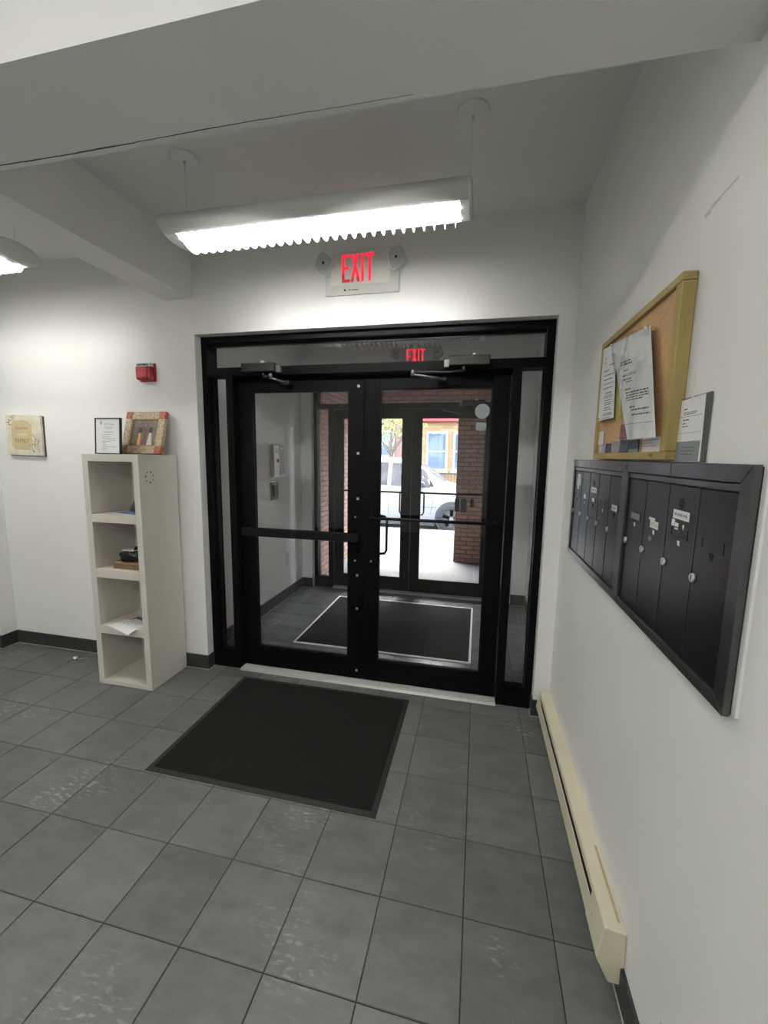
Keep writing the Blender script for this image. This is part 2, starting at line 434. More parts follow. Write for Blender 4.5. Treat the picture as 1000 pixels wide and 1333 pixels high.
def thing(name, label, cat, loc, rot=(0, 0, 0), group=None, kind=None):
    o = bpy.data.objects.new(name, None); COL.objects.link(o)
    o.location = loc; o.rotation_euler = rot; o.empty_display_size = 0.1
    return tag(o, label, cat, group, kind)

def struct(name, mb, mat, label, cat, parent=None, bevel=0.0):
    return tag(part(name, mb, mat, parent, bevel=bevel), label, cat, None, 'structure')

def copy_tree(o, parent=None):
    c = o.copy(); COL.objects.link(c); c.parent = parent
    for ch in list(o.children): copy_tree(ch, c)
    return c

def text_mesh(body, height, width=None):
    """filled lettering in the XY plane, origin at left of the baseline"""
    cu = bpy.data.curves.new('lettering', 'FONT'); cu.body = body; cu.size = 1.0; cu.resolution_u = 3
    o = bpy.data.objects.new('lettering', cu); COL.objects.link(o)
    dg = bpy.context.evaluated_depsgraph_get(); dg.update()
    me = bpy.data.meshes.new_from_object(o.evaluated_get(dg))
    vs = [v.co.copy() for v in me.vertices]; fs = [tuple(p.vertices) for p in me.polygons]
    bpy.data.objects.remove(o); bpy.data.curves.remove(cu); bpy.data.meshes.remove(me)
    x0, x1 = min(v.x for v in vs), max(v.x for v in vs); y0, y1 = min(v.y for v in vs), max(v.y for v in vs)
    sy = height / (y1 - y0); sx = sy if width is None else width / (x1 - x0)
    return [((v.x - x0) * sx, (v.y - y0) * sy) for v in vs], fs, (x1 - x0) * sx

def add_text(mb, body, org, ux, uy, height, width=None, centre=True):
    vs, fs, w = text_mesh(body, height, width)
    org, ux, uy = Vector(org), Vector(ux), Vector(uy)
    o = org - ux * (w / 2) if centre else org
    mb.add([o + ux * a + uy * b for a, b in vs], fs)

def text_lines(mb, org, ux, uy, lines, rnd):
    """rows of word-sized ink marks; lines: (x0, x1, y, height)"""
    org, ux, uy = Vector(org), Vector(ux), Vector(uy)
    for x0, x1, y, h in lines:
        x = x0
        while x < x1 - 0.002:
            w = min(rnd.uniform(0.006, 0.02), x1 - x)
            a, b = org + ux * x + uy * y, org + ux * (x + w) + uy * y
            mb.quad(a, b, b + uy * h, a + uy * h)
            x += w + 0.0028

# ------------------------------------------------------------------ dimensions
YD = 2.6255                      # lobby face of the door wall
XR = 0.497                       # right wall
OL, OR, OT = -1.943, 0.403, 2.433
YF = 2.69                        # face of the inner door frame
DY = 2.05                        # inner to outer door set
CEIL = 3.0

# ------------------------------------------------------------------ lobby shell
wb = MB()
wb.box(-3.79, OL, YD, 2.82, 0, CEIL); wb.box(OR, 0.70, YD, 2.82, 0, CEIL); wb.box(OL, OR, YD, 2.82, OT, CEIL)
wall_back = struct('wall_back', wb, M['wall'], 'white painted wall around the black double doors', 'wall')
wall_right = struct('wall_right', MB().box(XR, 0.70, -3.2, YD, 0, CEIL), M['wall'], 'white side wall carrying the black mailboxes', 'wall')
struct('wall_left', MB().box(-4.75, -3.79, 2.5, 2.82, 0, CEIL), M['wall'], 'short white wall return at the left end of the door wall', 'wall')
struct('wall_far_left', MB().box(-4.75, -4.6, -3.2, 2.5, 0, CEIL), M['wall'], 'white wall at the far left of the lobby', 'wall')
struct('wall_rear', MB().box(-4.75, 0.70, -3.35, -3.2, 0, CEIL), M['wall'], 'white wall behind the viewer', 'wall')
struct('ceiling', MB().box(-4.75, 0.70, -3.35, 2.82, CEIL, 3.2), M['ceiling'], 'flat white lobby ceiling', 'ceiling')
beam = struct('ceiling_beam', MB().box(-4.6, XR, 0.795, 1.062, 2.444, CEIL), M['ceiling'], 'deep ceiling beam crossing the whole lobby in front', 'beam')
beam['kind'] = 'structure'
cr = MB()
pts = []
for i in range(40):
    x = -2.6 + i * 0.062
    w = 0.0017 * max(0.12, min(1, (-0.25 - x) / 0.8)) * random.uniform(0.7, 1.2)
    pts.append((x, 1.043 - 0.002 * math.sin(x * 7) + random.uniform(-.0007, .0007), w))
for a, b in zip(pts[:-1], pts[1:]):
    cr.box(a[0], b[0], a[1] - a[2], a[1] + a[2], 2.4434, 2.4446)
tag(part('crack', cr, M['crack'], beam), 'dark crack along the underside of the beam')
struct('ceiling_beam', MB().box(-2.162, -1.947, 1.062, YD, 2.665, CEIL), M['ceiling'], 'shallower beam running to the door wall left of the pendant light', 'beam')
# scratches and scuffs on the right wall
for nm, pts in [('scratch', [(1.215, 2.205), (1.19, 2.212), (1.15, 2.217), (1.11, 2.216), (1.085, 2.218)]),
                ('scuff_mark', [(0.86, 0.40), (0.852, 0.385), (0.85, 0.372)]),
                ('scuff_mark', [(0.98, 0.27), (0.95, 0.235), (0.925, 0.215)])]:
    mb = MB()
    for (a, b) in zip(pts[:-1], pts[1:]):
        mb.box(XR - 0.0006, XR + 0.001, min(a[0], b[0]), max(a[0], b[0]), min(a[1], b[1]) - 0.0015, max(a[1], b[1]) + 0.0012)
    part(nm, mb, pmat('wall_scuff', (0.64, 0.63, 0.61), 0.7), wall_right)

# floor: grout bed with single tiles
floor = struct('floor', MB().box(-4.6, XR, -3.2, 2.70, -0.08, -0.0032), M['grout'], 'grey slate tile floor of the lobby', 'floor')
TILES = {}
def tile_mesh(w, d, mat, name):
    k = (round(w, 3), round(d, 3), name)
    if k not in TILES:
        c = 0.0018
        mb = MB()
        mb.add([(0, 0, -.02), (w, 0, -.02), (w, d, -.02), (0, d, -.02), (0, 0, -c), (w, 0, -c), (w, d, -c), (0, d, -c),
                (c, c, 0), (w - c, c, 0), (w - c, d - c, 0), (c, d - c, 0)],
               [(0, 1, 5, 4), (1, 2, 6, 5), (2, 3, 7, 6), (3, 0, 4, 7), (4, 5, 9, 8), (5, 6, 10, 9), (6, 7, 11, 10), (7, 4, 8, 11), (8, 9, 10, 11)])
        TILES[k] = mesh_of(mb, name, mat)
    return TILES[k]
def lay_tiles(parent, mat, nm, gx, gy, tx, ty, x0, x1, y0, y1, single_from=-99, gap=0.0032):
    rest = MB()
    i0, i1 = math.floor((x0 - gx) / tx), math.ceil((x1 - gx) / tx)
    j0, j1 = math.floor((y0 - gy) / ty), math.ceil((y1 - gy) / ty)
    for j in range(j0, j1):
        for i in range(i0, i1):
            a0, a1 = max(x0, gx + i * tx + gap / 2), min(x1, gx + (i + 1) * tx - gap / 2)
            b0, b1 = max(y0, gy + j * ty + gap / 2), min(y1, gy + (j + 1) * ty - gap / 2)
            if a1 - a0 < 0.012 or b1 - b0 < 0.012: continue
            if b1 > single_from:
                o = bpy.data.objects.new('tile', tile_mesh(a1 - a0, b1 - b0, mat, nm)); COL.objects.link(o)
                o.parent = parent
                o.location = (a0, b0, random.uniform(-0.0004, 0.0004))
            else:
                rest.box(a0, a1, b0, b1, -0.02, 0)
    if rest.v:
        o = part('tile_field', rest, mat, parent); o['kind'] = 'stuff'
lay_tiles(floor, M['tile'], 'floor_tile', -1.5143, 1.0067, 0.3063, 0.3117, -4.6, XR, -3.2, 2.70, -0.1)

def baseboard(name, label, segs, h=0.108):
    """segs: (x0,y0,x1,y1,nx,ny): run along the wall, n = direction into the room"""
    e = thing(name, label, 'baseboard', (segs[0][0], segs[0][1], 0), kind='structure')
    for (x0, y0, x1, y1, nx, ny) in segs:
        L = math.hypot(x1 - x0, y1 - y0); n = max(1, round(L / 0.306)); t = 0.011
        for k in range(n):
            g = 0.0012 if n > 1 else 0
            a, b = k / n, (k + 1) / n
            ax, ay = x0 + (x1 - x0) * a, y0 + (y1 - y0) * a; bx, by = x0 + (x1 - x0) * b, y0 + (y1 - y0) * b
            dx, dy = (x1 - x0) / L * g, (y1 - y0) / L * g
            mb = MB().box(min(ax + dx, bx - dx, ax + nx * t, bx + nx * t), max(ax + dx, bx - dx, ax + nx * t, bx + nx * t),
                          min(ay + dy, by - dy, ay + ny * t, by + ny * t), max(ay + dy, by - dy, ay + ny * t, by + ny * t), 0.0006, h)
            part('baseboard_tile', mb, M['base'], e, bevel=0.0015, segs=1)
        mb = MB().box(min(x0, x1, x0 + nx * .0145, x1 + nx * .0145), max(x0, x1, x0 + nx * .0145, x1 + nx * .0145),
                      min(y0, y1, y0 + ny * .0145, y1 + ny * .0145), max(y0, y1, y0 + ny * .0145, y1 + ny * .0145), 0.0002, 0.0022)
        part('caulk_line', mb, M['caulk'], e)
    return e
baseboard('baseboard_back', 'dark grey tile baseboard under the left part of the door wall',
          [(-3.79, YD, OL + .011, YD, 0, -1), (OL, YD, OL, YF, 1, 0)])
baseboard('baseboard_left', 'short dark tile baseboard on the left wall return', [(-3.79, 2.5, -3.79, YD - .011, 1, 0), (-4.6, 2.5, -3.779, 2.5, 0, -1)])
baseboard('baseboard_right', 'dark grey tile baseboard along the mailbox wall', [(XR, -3.2, XR, YD - .011, -1, 0), (OR - .011, YD, XR, YD, 0, -1), (OR, YD, OR, YF, -1, 0)])

# ------------------------------------------------------------------ vestibule shell
V0, V1 = 2.82, 4.68
struct('wall_vestibule_left', MB().box(-2.25, -2.075, V0, V1, 0, CEIL), M['vwall'], 'white vestibule wall with the intercom', 'wall')
struct('wall_vestibule_right', MB().box(0.56, 0.72, V0, V1, 0, CEIL), M['vwall'], 'white vestibule wall seen through the right sidelight', 'wall')
wo = MB()
wo.box(-2.25, OL, V1, V1 + .2, 0, CEIL); wo.box(OR, 0.72, V1, V1 + .2, 0, CEIL); wo.box(OL, OR, V1, V1 + .2, OT, CEIL)
struct('wall_vestibule_front', wo, M['vwall'], 'vestibule wall around the outer doors', 'wall')
struct('ceiling_vestibule', MB().box(-2.25, 0.72, V0, V1 + .2, CEIL, 3.2), M['ceiling'], 'white vestibule ceiling', 'ceiling')
vfloor = struct('floor_vestibule', MB().box(-2.25, 0.72, 2.70, V1 + .22, -0.08, -0.0032), M['grout'], 'bluish grey tile floor of the vestibule', 'floor')
lay_tiles(vfloor, M['vtile'], 'vestibule_tile', -0.605, 3.19, 0.306, 0.3117, -2.075, 0.56, 2.702, V1 + .2)
baseboard('baseboard_vestibule_left', 'dark tile baseboard below the intercom', [(-2.075, V0, -2.075, V1, 1, 0), (-2.064, V1, OL, V1, 0, -1)], 0.12)
baseboard('baseboard_vestibule_right', 'dark tile baseboard seen through the right sidelight', [(0.56, V0, 0.56, V1, -1, 0), (OR, V1, 0.549, V1, 0, -1)], 0.12)

# ------------------------------------------------------------------ door sets
PL0, PL1, PR0, PR1 = -1.757, -1.703, 0.176, 0.226   # posts beside the doors
LX0, LXC, LX1 = -1.700, -0.7635, 0.173              # leaf edges
def door_frame(y, label, name):
    e = thing(name, label, 'door frame', ((OL + OR) / 2, y, 0), kind='structure')
    d = 0.115; k = M['black']
    part('jamb', MB().box(OL + .002, OL + .048, y, y + d, 0, OT - .002), k, e, bevel=.0015)
    part('jamb', MB().box(OR - .047, OR - .002, y, y + d, 0, OT - .002), k, e, bevel=.0015)
    part('head', MB().box(OL + .048, OR - .047, y, y + d, 2.39, OT - .002), k, e, bevel=.0015)
    part('transom_bar', MB().box(OL + .048, OR - .047, y, y + d, 2.165, 2.222), k, e, bevel=.0015)
    part('post', MB().box(PL0, PL1, y, y + d, 0, 2.165), k, e, bevel=.0015)
    part('post', MB().box(PR0, PR1, y, y + d, 0, 2.165), k, e, bevel=.0015)
    part('door_stop', MB().box(PL1, PR0, y + .105, y + d, 2.14, 2.165), k, e)
    for a, b in ((OL + .048, PL0), (PR1, OR - .047)):
        part('sill', MB().box(a, b, y, y + d, 0, 0.10), k, e, bevel=.0015)
        part('sill_stop', MB().box(a, b, y + .03, y + .082, 0.10, 0.128), k, e)
        part('glass_pane', MB().box(a, b, y + .088, y + .094, 0.10, 2.165), M['glass'], e)
        fr = MB()
        for (u0, u1) in ((a, a + .006), (b - .006, b)): fr.box(u0, u1, y + .05, y + .087, 0.128, 2.165)
        part('glazing_bead', fr, M['black2'], e)
    part('glass_pane', MB().box(OL + .048, OR - .047, y + .088, y + .094, 2.222, 2.39), M['tglass'], e)
    part('glazing_bead', MB().box(OL + .048, OR - .047, y + .055, y + .087, 2.376, 2.39), M['black2'], e)
    return e
def bolt(parent, x, y, z, r=0.0085):
    b = MB().cyl((x, y, z), (x, y - .004, z), r, 14).cyl((x, y - .004, z), (x, y - .0065, z), r * .72, 14, r * .55)
    o = part('bolt', b, M['chrome'], parent)
    part('bolt_recess', MB().cyl((x, y - .0066, z), (x, y - .0070, z), r * .3, 6), M['dark'], o)
def leaf(name, label, x0, x1, y, bar, pull_side, bolts=()):
    """y: face of the leaf; bar: 'wide' push rail or 'thin' push bar"""
    e = thing(name, label, 'door', ((x0 + x1) / 2, y, 0.012), kind='structure')
    k = M['black']; t = 0.046; s = 0.108
    g0, g1 = x0 + s, x1 - s
    part('stile', MB().box(x0 + .002, g0, y, y + t, 0.014, 2.137), k, e, bevel=.0015)
    part('stile', MB().box(g1, x1 - .002, y, y + t, 0.014, 2.137), k, e, bevel=.0015)
    part('top_rail', MB().box(g0, g1, y, y + t, 2.064, 2.137), k, e, bevel=.0015)
    part('bottom_rail', MB().box(g0, g1, y, y + t, 0.014, 0.168), k, e, bevel=.0015)
    part('glass_pane', MB().box(g0 - .004, g1 + .004, y + .02, y + .026, 0.164, 2.068), M['glass'], e)
    bd = MB()
    bd.box(g0, g0 + .009, y + .004, y + .019, .168, 2.064).box(g1 - .009, g1, y + .004, y + .019, .168, 2.064)
    bd.box(g0 + .009, g1 - .009, y + .004, y + .019, .168, .177).box(g0 + .009, g1 - .009, y + .004, y + .019, 2.055, 2.064)
    part('glazing_bead', bd, M['black2'], e)
    if bar == 'wide':
        z = 1.068
        pb = part('push_rail', MB().prism([(y - .062, z - .026), (y - .058, z + .026), (y - .04, z + .032), (y - .026, z + .03), (y - .026, z - .03), (y - .05, z - .032)], 'x', x0 + .03, x1 - .02), M['black2'], e, bevel=.003)
        part('end_bracket', MB().box(x0 + .03, x0 + .075, y - .026, y, z - .022, z + .022), M['black2'], pb)
        part('end_bracket', MB().box(x1 - .085, x1 - .02, y - .026, y, z - .024, z + .024), M['black2'], pb)
    else:
        z = 1.212
        a, b = x0 + .055, x1 - .055
        pb = part('push_bar', MB().tube([(a, y, z), (a, y - .035, z), (a + .012, y - .05, z), (b - .012, y - .05, z), (b, y - .035, z), (b, y, z)], 0.0105, 12), M['black2'], e)
        part('bar_flange', MB().cyl((a, y, z), (a, y - .006, z), .02, 16), M['black2'], pb)
        part('bar_flange', MB().cyl((b, y, z), (b, y - .006, z), .02, 16), M['black2'], pb)
        px = g0 + .008 + .03 if pull_side == 'l' else g1 - .038
        sx = g0 - .03 if pull_side == 'l' else g1 + .03
        yy = y + t + .045
        part('pull_handle', MB().tube([(sx, y + t, 1.21), (sx, yy - .01, 1.21), (sx + (px - sx) * .3, yy, 1.21), (px - (px - sx) * .2, yy, 1.205), (px, yy, 1.18), (px, yy, .965),
                                       (px - (px - sx) * .2, yy, .94), (sx + (px - sx) * .3, yy, .935), (sx, yy - .01, .935), (sx, y + t, .935)], .0095, 10), M['black2'], e)
    for bx, bz, r in bolts: bolt(e, bx, y, bz, r)
    return e
def closer(y, cx, sgn, label, lever):
    """overhead closer on the transom bar: housing, end plate, spindle knob and folding arm"""
    e = thing('door_closer', label, 'door closer', (cx, y, 2.18))
    k = M['bronze']
    part('housing', MB().box(cx - .122, cx + .122, y - .058, y - .001, 2.178, 2.236), k, e, bevel=.006)
    xe = cx + sgn * .122
    part('end_plate', MB().box(min(xe, xe + sgn * .03), max(xe, xe + sgn * .03), y - .03, y - .001, 2.176, 2.222), M['reflector'] if False else M['greyplate'], e, bevel=.002)
    part('spindle_knob', MB().ball((cx - sgn * .0 + .03, y - .03, 2.24), .02, .02, .016, 14, 8), M['chrome'], e)
    sx, sy_ = cx + sgn * .03, y - .03
    part('spindle', MB().cyl((sx, sy_, 2.178), (sx, sy_, 2.15), .013, 12), k, e)
    ex, ey = lever[0]; fx, fy = lever[1]
    part('lever_arm', MB().tube([(sx, sy_, 2.155), (sx + (ex - sx) * .25, sy_ + (ey - sy_) * .25, 2.142), (ex, ey, 2.14)], .009, 8), k, e)
    j = part('arm_joint', MB().cyl((ex, ey, 2.152), (ex, ey, 2.118), .012, 12), M['greyplate'], e)
    part('forearm', MB().tube([(ex, ey, 2.126), (fx, fy, 2.11)], .0075, 8), M['greyplate'], e)
    part('arm_shoe', MB().box(fx - .03, fx + .03, y - .02, y + .0595, 2.098, 2.122), k, e, bevel=.003)
    return e
door_frame(YF, 'black metal frame with sidelights and transom around the nearer doors', 'door_frame')
YL = YF + .06
bl = [(-.805, 2.088, .0095), (-.805, 1.645, .0095), (-.805, 1.335, .0095), (-.822, 1.207, .007), (-.822, .897, .007), (-.805, .79, .0095), (-.805, .545, .0095), (-.805, .075, .0095)]
leaf('door_1', 'nearer left black glazed door with broad push rail and silver bolts', LX0, LXC, YL, 'wide', 'r', bl)
leaf('door_2', 'nearer right black glazed door with slim push bar', LXC, LX1, YL, 'thin', 'l', [(-.706, .90, .007)])
closer(YF, -1.48, 1, 'dark bronze closer above the nearer left door', ((-1.36, YF - .10), (-1.30, YF - .02)))
closer(YF, -0.085, -1, 'dark bronze closer above the nearer right door', ((-0.42, YF - .085), (-0.25, YF - .03)))
th = thing('threshold', 'ribbed aluminium threshold under the nearer doors', 'threshold', ((LX0 + LX1) / 2, 2.72, 0), kind='structure')
part('plate', MB().prism([(2.665, .0008), (2.682, .011), (2.79, .011), (2.802, .0008)], 'x', PL1, PR0 + .001), M['alu'], th)
for k in range(6):
    yy = 2.686 + k * .0105
    part('rib', MB().prism([(yy, .011), (yy + .0015, .0138), (yy + .0055, .0138), (yy + .007, .011)], 'x', PL1 + .005, PR0 - .005), M['alu'], th)
# outer set
door_frame(YF + DY, 'black metal frame around the farther street doors', 'door_frame')
leaf('door_3', 'farther left street door partly hidden behind the nearer stile', LX0, LXC, YL + DY, 'thin', 'r')
leaf('door_4', 'farther right street door with tags hanging on its bar', LXC, LX1, YL + DY, 'thin', 'l')
closer(YF + DY, -0.085, -1, 'dark bronze closer above the farther right street door', ((-0.40, YF + DY - .085), (-0.25, YF + DY - .03)))
th = thing('threshold', 'pale metal threshold under the farther street doors', 'threshold', ((LX0 + LX1) / 2, 4.77, 0), kind='structure')
part('plate', MB().prism([(4.715, .0008), (4.732, .011), (4.84, .011), (4.852, .0008)], 'x', PL1, PR0 + .001), M['alu'], th)
# round stickers on the inner right leaf
s = part('sticker', MB().cyl((0.005, YL + .0195, 1.921), (0.005, YL + .0188, 1.921), .046, 28), M['sticker']); tag(s, 'large round grey sticker high on the right door glass', 'sticker')
s = part('sticker', MB().prism([(-.026, 1.80), (.028, 1.80), (.034, 1.812), (.034, 1.84), (.028, 1.851), (-.026, 1.851), (-.032, 1.84), (-.032, 1.812)], 'y', YL + .0188, YL + .0195), M['sticker']); tag(s, 'small grey sticker just below the round one on the door glass', 'sticker')

# tags hanging on the outer push bar
yb = YL + DY - .05
for i, (x, w, h, lab) in enumerate([(-.222, .052, .15, 'black tag hanging leftmost on the street door bar'), (-.150, .066, .155, 'wider black tag hanging between two others on the street door bar'),
                                    (-.058, .042, .095, 'smallest black tag hanging rightmost on the street door bar')]):
    e = thing('hanging_tag', lab, 'tag', (x, yb, 1.0), group='black tags on the street door bar')
    zt = 1.212 - .045
    yy = yb - .012 - (.004 if i == 1 else 0)
    part('card', MB().prism([(x - w / 2, zt - h), (x + w / 2, zt - h), (x + w / 2, zt - .012), (x + w * .22, zt), (x - w * .22, zt), (x - w / 2, zt - .012)], 'y', yy - .0012, yy + .0012), M['blackobj'], e)
    lp = [(x + .012 * math.sin(t) * .6, yy + .013 * (1 - math.cos(t)), zt - .006 + (1.2245 - zt + .006) * (.5 - .5 * math.cos(t))) for t in [math.pi * k / 6 for k in range(7)]]
    lp += [(x - .004, yy + .0255, 1.20), (x, yy + .016, 1.18)]
    part('cord_loop', MB().tube(lp, .0015, 6), M['ink'], e)

# ------------------------------------------------------------------ mats
e = thing('door_mat', 'black ribbed rubber-edged mat lying before the nearer doors', 'mat', (-1.0, 2.11, 0), (0, 0, 0))
def mat_corners(x0, x1, y0, y1): return x0, x1, y0, y1
x0, x1, y0, y1 = -1.616, -.386, 1.638, 2.588
rim = MB(); b = .028
outer = [(x0, y0), (x1, y0), (x1, y1), (x0, y1)]; inner = [(x0 + b, y0 + b), (x1 - b, y0 + b), (x1 - b, y1 - b), (x0 + b, y1 - b)]
rim.add([(*p, .0012) for p in outer] + [(*p, .0012 + .002) for p in outer] + [(*p, .0065) for p in inner] + [(*p, .0012) for p in inner],
        [(i, (i + 1) % 4, 4 + (i + 1) % 4, 4 + i) for i in range(4)] + [(4 + i, 4 + (i + 1) % 4, 8 + (i + 1) % 4, 8 + i) for i in range(4)])
part('rubber_border', rim, M['rubber'], e)
pile = MB(); nx, ny = 36, 28
vs = []; fs = []
for j in range(ny + 1):
    for i in range(nx + 1):
        vs.append((inner[0][0] + (inner[1][0] - inner[0][0]) * i / nx, inner[0][1] + (inner[2][1] - inner[0][1]) * j / ny,
                   .0082 + (.0012 * math.sin(i * .5) * math.sin(j * .4) if 0 < i < nx and 0 < j < ny else -.0018)))
for j in range(ny):
    for i in range(nx): fs.append((j * (nx + 1) + i, j * (nx + 1) + i + 1, (j + 1) * (nx + 1) + i + 1, (j + 1) * (nx + 1) + i))
pile.add(vs, fs, True)
part('ribbed_pile', pile, M['mat'], e)

e = thing('entry_mat', 'charcoal mat in a white frame on the vestibule floor', 'mat', (-.755, 3.815, 0))
x0, x1, y0, y1 = -1.515, .006, 3.195, 4.437; b = .018
part('pile', MB().box(x0 + b, x1 - b, y0 + b, y1 - b, .001, .009), M['mat2'], e, bevel=.002)
for q in [(x0, x0 + b, y0, y1), (x1 - b, x1, y0, y1), (x0 + b, x1 - b, y0, y0 + b), (x0 + b, x1 - b, y1 - b, y1)]:
    part('frame_strip', MB().box(*q, .001, .0105), M['whitetrim'] , e, bevel=.0015)

# ------------------------------------------------------------------ pendant lights
def pendant(name, label, xr, yc, lit, zc=2.675, tube='tube'):
    """hanging louvred tube light; right end at xr, axis along X"""
    L = 1.398; x0, x1 = xr - L, xr; a, b = .127, .05; lw = .078
    e = thing(name, label, 'light', ((x0 + x1) / 2, yc, zc), group='louvred pendant lights')
    # housing: elliptical shell open under the louver
    t0 = math.pi + math.acos(lw / a); t1 = 2 * math.pi - math.acos(lw / a)
    angs = [t1 - 2 * math.pi + (t0 - (t1 - 2 * math.pi)) * i / 36 for i in range(37)]
    sec = [(yc + a * math.cos(t), zc + b * math.sin(t) * (1.0 if math.sin(t) < 0 else 1.12)) for t in angs]
    inn = [(yc + (p[0] - yc) * .97, zc + (p[1] - zc) * .94) for p in sec]
    ring = sec + inn[::-1]
    hs = MB().loft([[(x, p[0], p[1]) for p in ring] for x in (x0 + .006, x1 - .006)], True, True, True)
    part('housing', hs, M['fixture'], e)
    full = [(yc + a * math.cos(t), zc + b * math.sin(t) * (1.0 if math.sin(t) < 0 else 1.12)) for t in [2 * math.pi * i / 48 for i in range(48)]]
    for xe, s in ((x0, -1), (x1, 1)):
        rings = [[(xe - s * .008, p[0], p[1]) for p in full], [(xe, yc + (p[0] - yc) * .985, zc + (p[1] - zc) * .97) for p in full],
                 [(xe + s * .006, yc + (p[0] - yc) * .8, zc + (p[1] - zc) * .8) for p in full]]
        if s < 0: rings = [r[::-1] for r in rings]
        part('end_cap', MB().loft(rings, True, True, True), M['fixture'], e)
    # solid end blocks under the louver ends
    for (u0, u1) in ((x0 + .006, x0 + .06), (x1 - .042, x1 - .006)):
        bl_ = [(yc - lw, zc - .03), (yc + lw, zc - .03), (yc + lw, zc - .038), (yc + lw * .5, zc - .0465), (yc, zc - .05), (yc - lw * .5, zc - .0465), (yc - lw, zc - .038)]
        part('end_block', MB().prism(bl_, 'x', u0, u1), M['fixture'], e)
    lx0, lx1 = x0 + .06, x1 - .042
    lv = part('louver_frame', MB().box(lx0, lx1, yc - lw - .002, yc - lw + .003, zc - .038, zc - .012).box(lx0, lx1, yc + lw - .003, yc + lw + .002, zc - .038, zc - .012)
              , M['louver'], e)
    n = 29
    arc_ = [(yc + (lw - .003) * math.cos(t), zc - .036 - (.05 + .006 * math.cos(t)) * math.sin(t)) for t in [math.pi * (1 - i / 14) for i in range(15)]]
    bp_ = [(yc - lw + .003, zc - .02)] + arc_ + [(yc + lw - .003, zc - .02)]
    bmsh = mesh_of(MB().prism([(p[0] - yc, p[1] - zc) for p in bp_], 'x', -.0016, .0016), 'louver_blade', M['louver'])
    for i in range(n):
        o = bpy.data.objects.new('louver_blade', bmsh); COL.objects.link(o); o.parent = lv
        o.location = (lx0 + (lx1 - lx0) * (i + .5) / n - e.location.x, 0, 0)
    for s in (-1, 1):
        part('fluorescent_tube', MB().cyl((lx0, yc + s * .036, zc - .037), (lx1, yc + s * .036, zc - .037), .013, 14), M[tube], e)
    for xw in (x0 + .068, x1 - .005):
        part('suspension_wire', MB().cyl((xw, yc, zc + .05), (xw, yc, CEIL - .012), .0013, 8), M['fixture'], e)
        cn = part('ceiling_canopy', MB().cyl((xw, yc, CEIL - .011), (xw, yc, CEIL), .056, 32, .064), M['ceiling'], e)
        part('cable_gripper', MB().cyl((xw, yc, CEIL - .03), (xw, yc, CEIL - .018), .006, 10), M['chrome'], cn)
    return e
pendant('pendant_light', 'lit louvred pendant light hanging before the exit sign', -.08, 1.89, True)
pendant('pendant_light', 'lit louvred pendant cut off by the left picture edge', -2.45, 1.89, True, tube='tube_dimmed')
def ceiling_light(label, xc, yc):
    e = thing('ceiling_light', label, 'light', (xc, yc, CEIL - .07), group='flush ceiling lights behind the beam')
    part('housing', MB().box(xc - .62, xc + .62, yc - .15, yc + .15, CEIL - .07, CEIL), M['fixture'], e, bevel=.006)
    part('diffuser', MB().prism([(yc - .14, CEIL - .07), (yc - .12, CEIL - .10), (yc - .05, CEIL - .115), (yc + .05, CEIL - .115), (yc + .12, CEIL - .10), (yc + .14, CEIL - .07)], 'x', xc - .60, xc + .60), M['diffuser'], e)
    return e
ceiling_light('lit flush ceiling light behind the viewer near the mailbox wall', -.75, -1.0)
ceiling_light('lit flush ceiling light behind the viewer on the left', -3.0, -1.0)
pendant('pendant_light', 'unlit louvred pendant in the vestibule seen through the transom', 0.0, 3.98, False, 2.715, 'tubeoff')

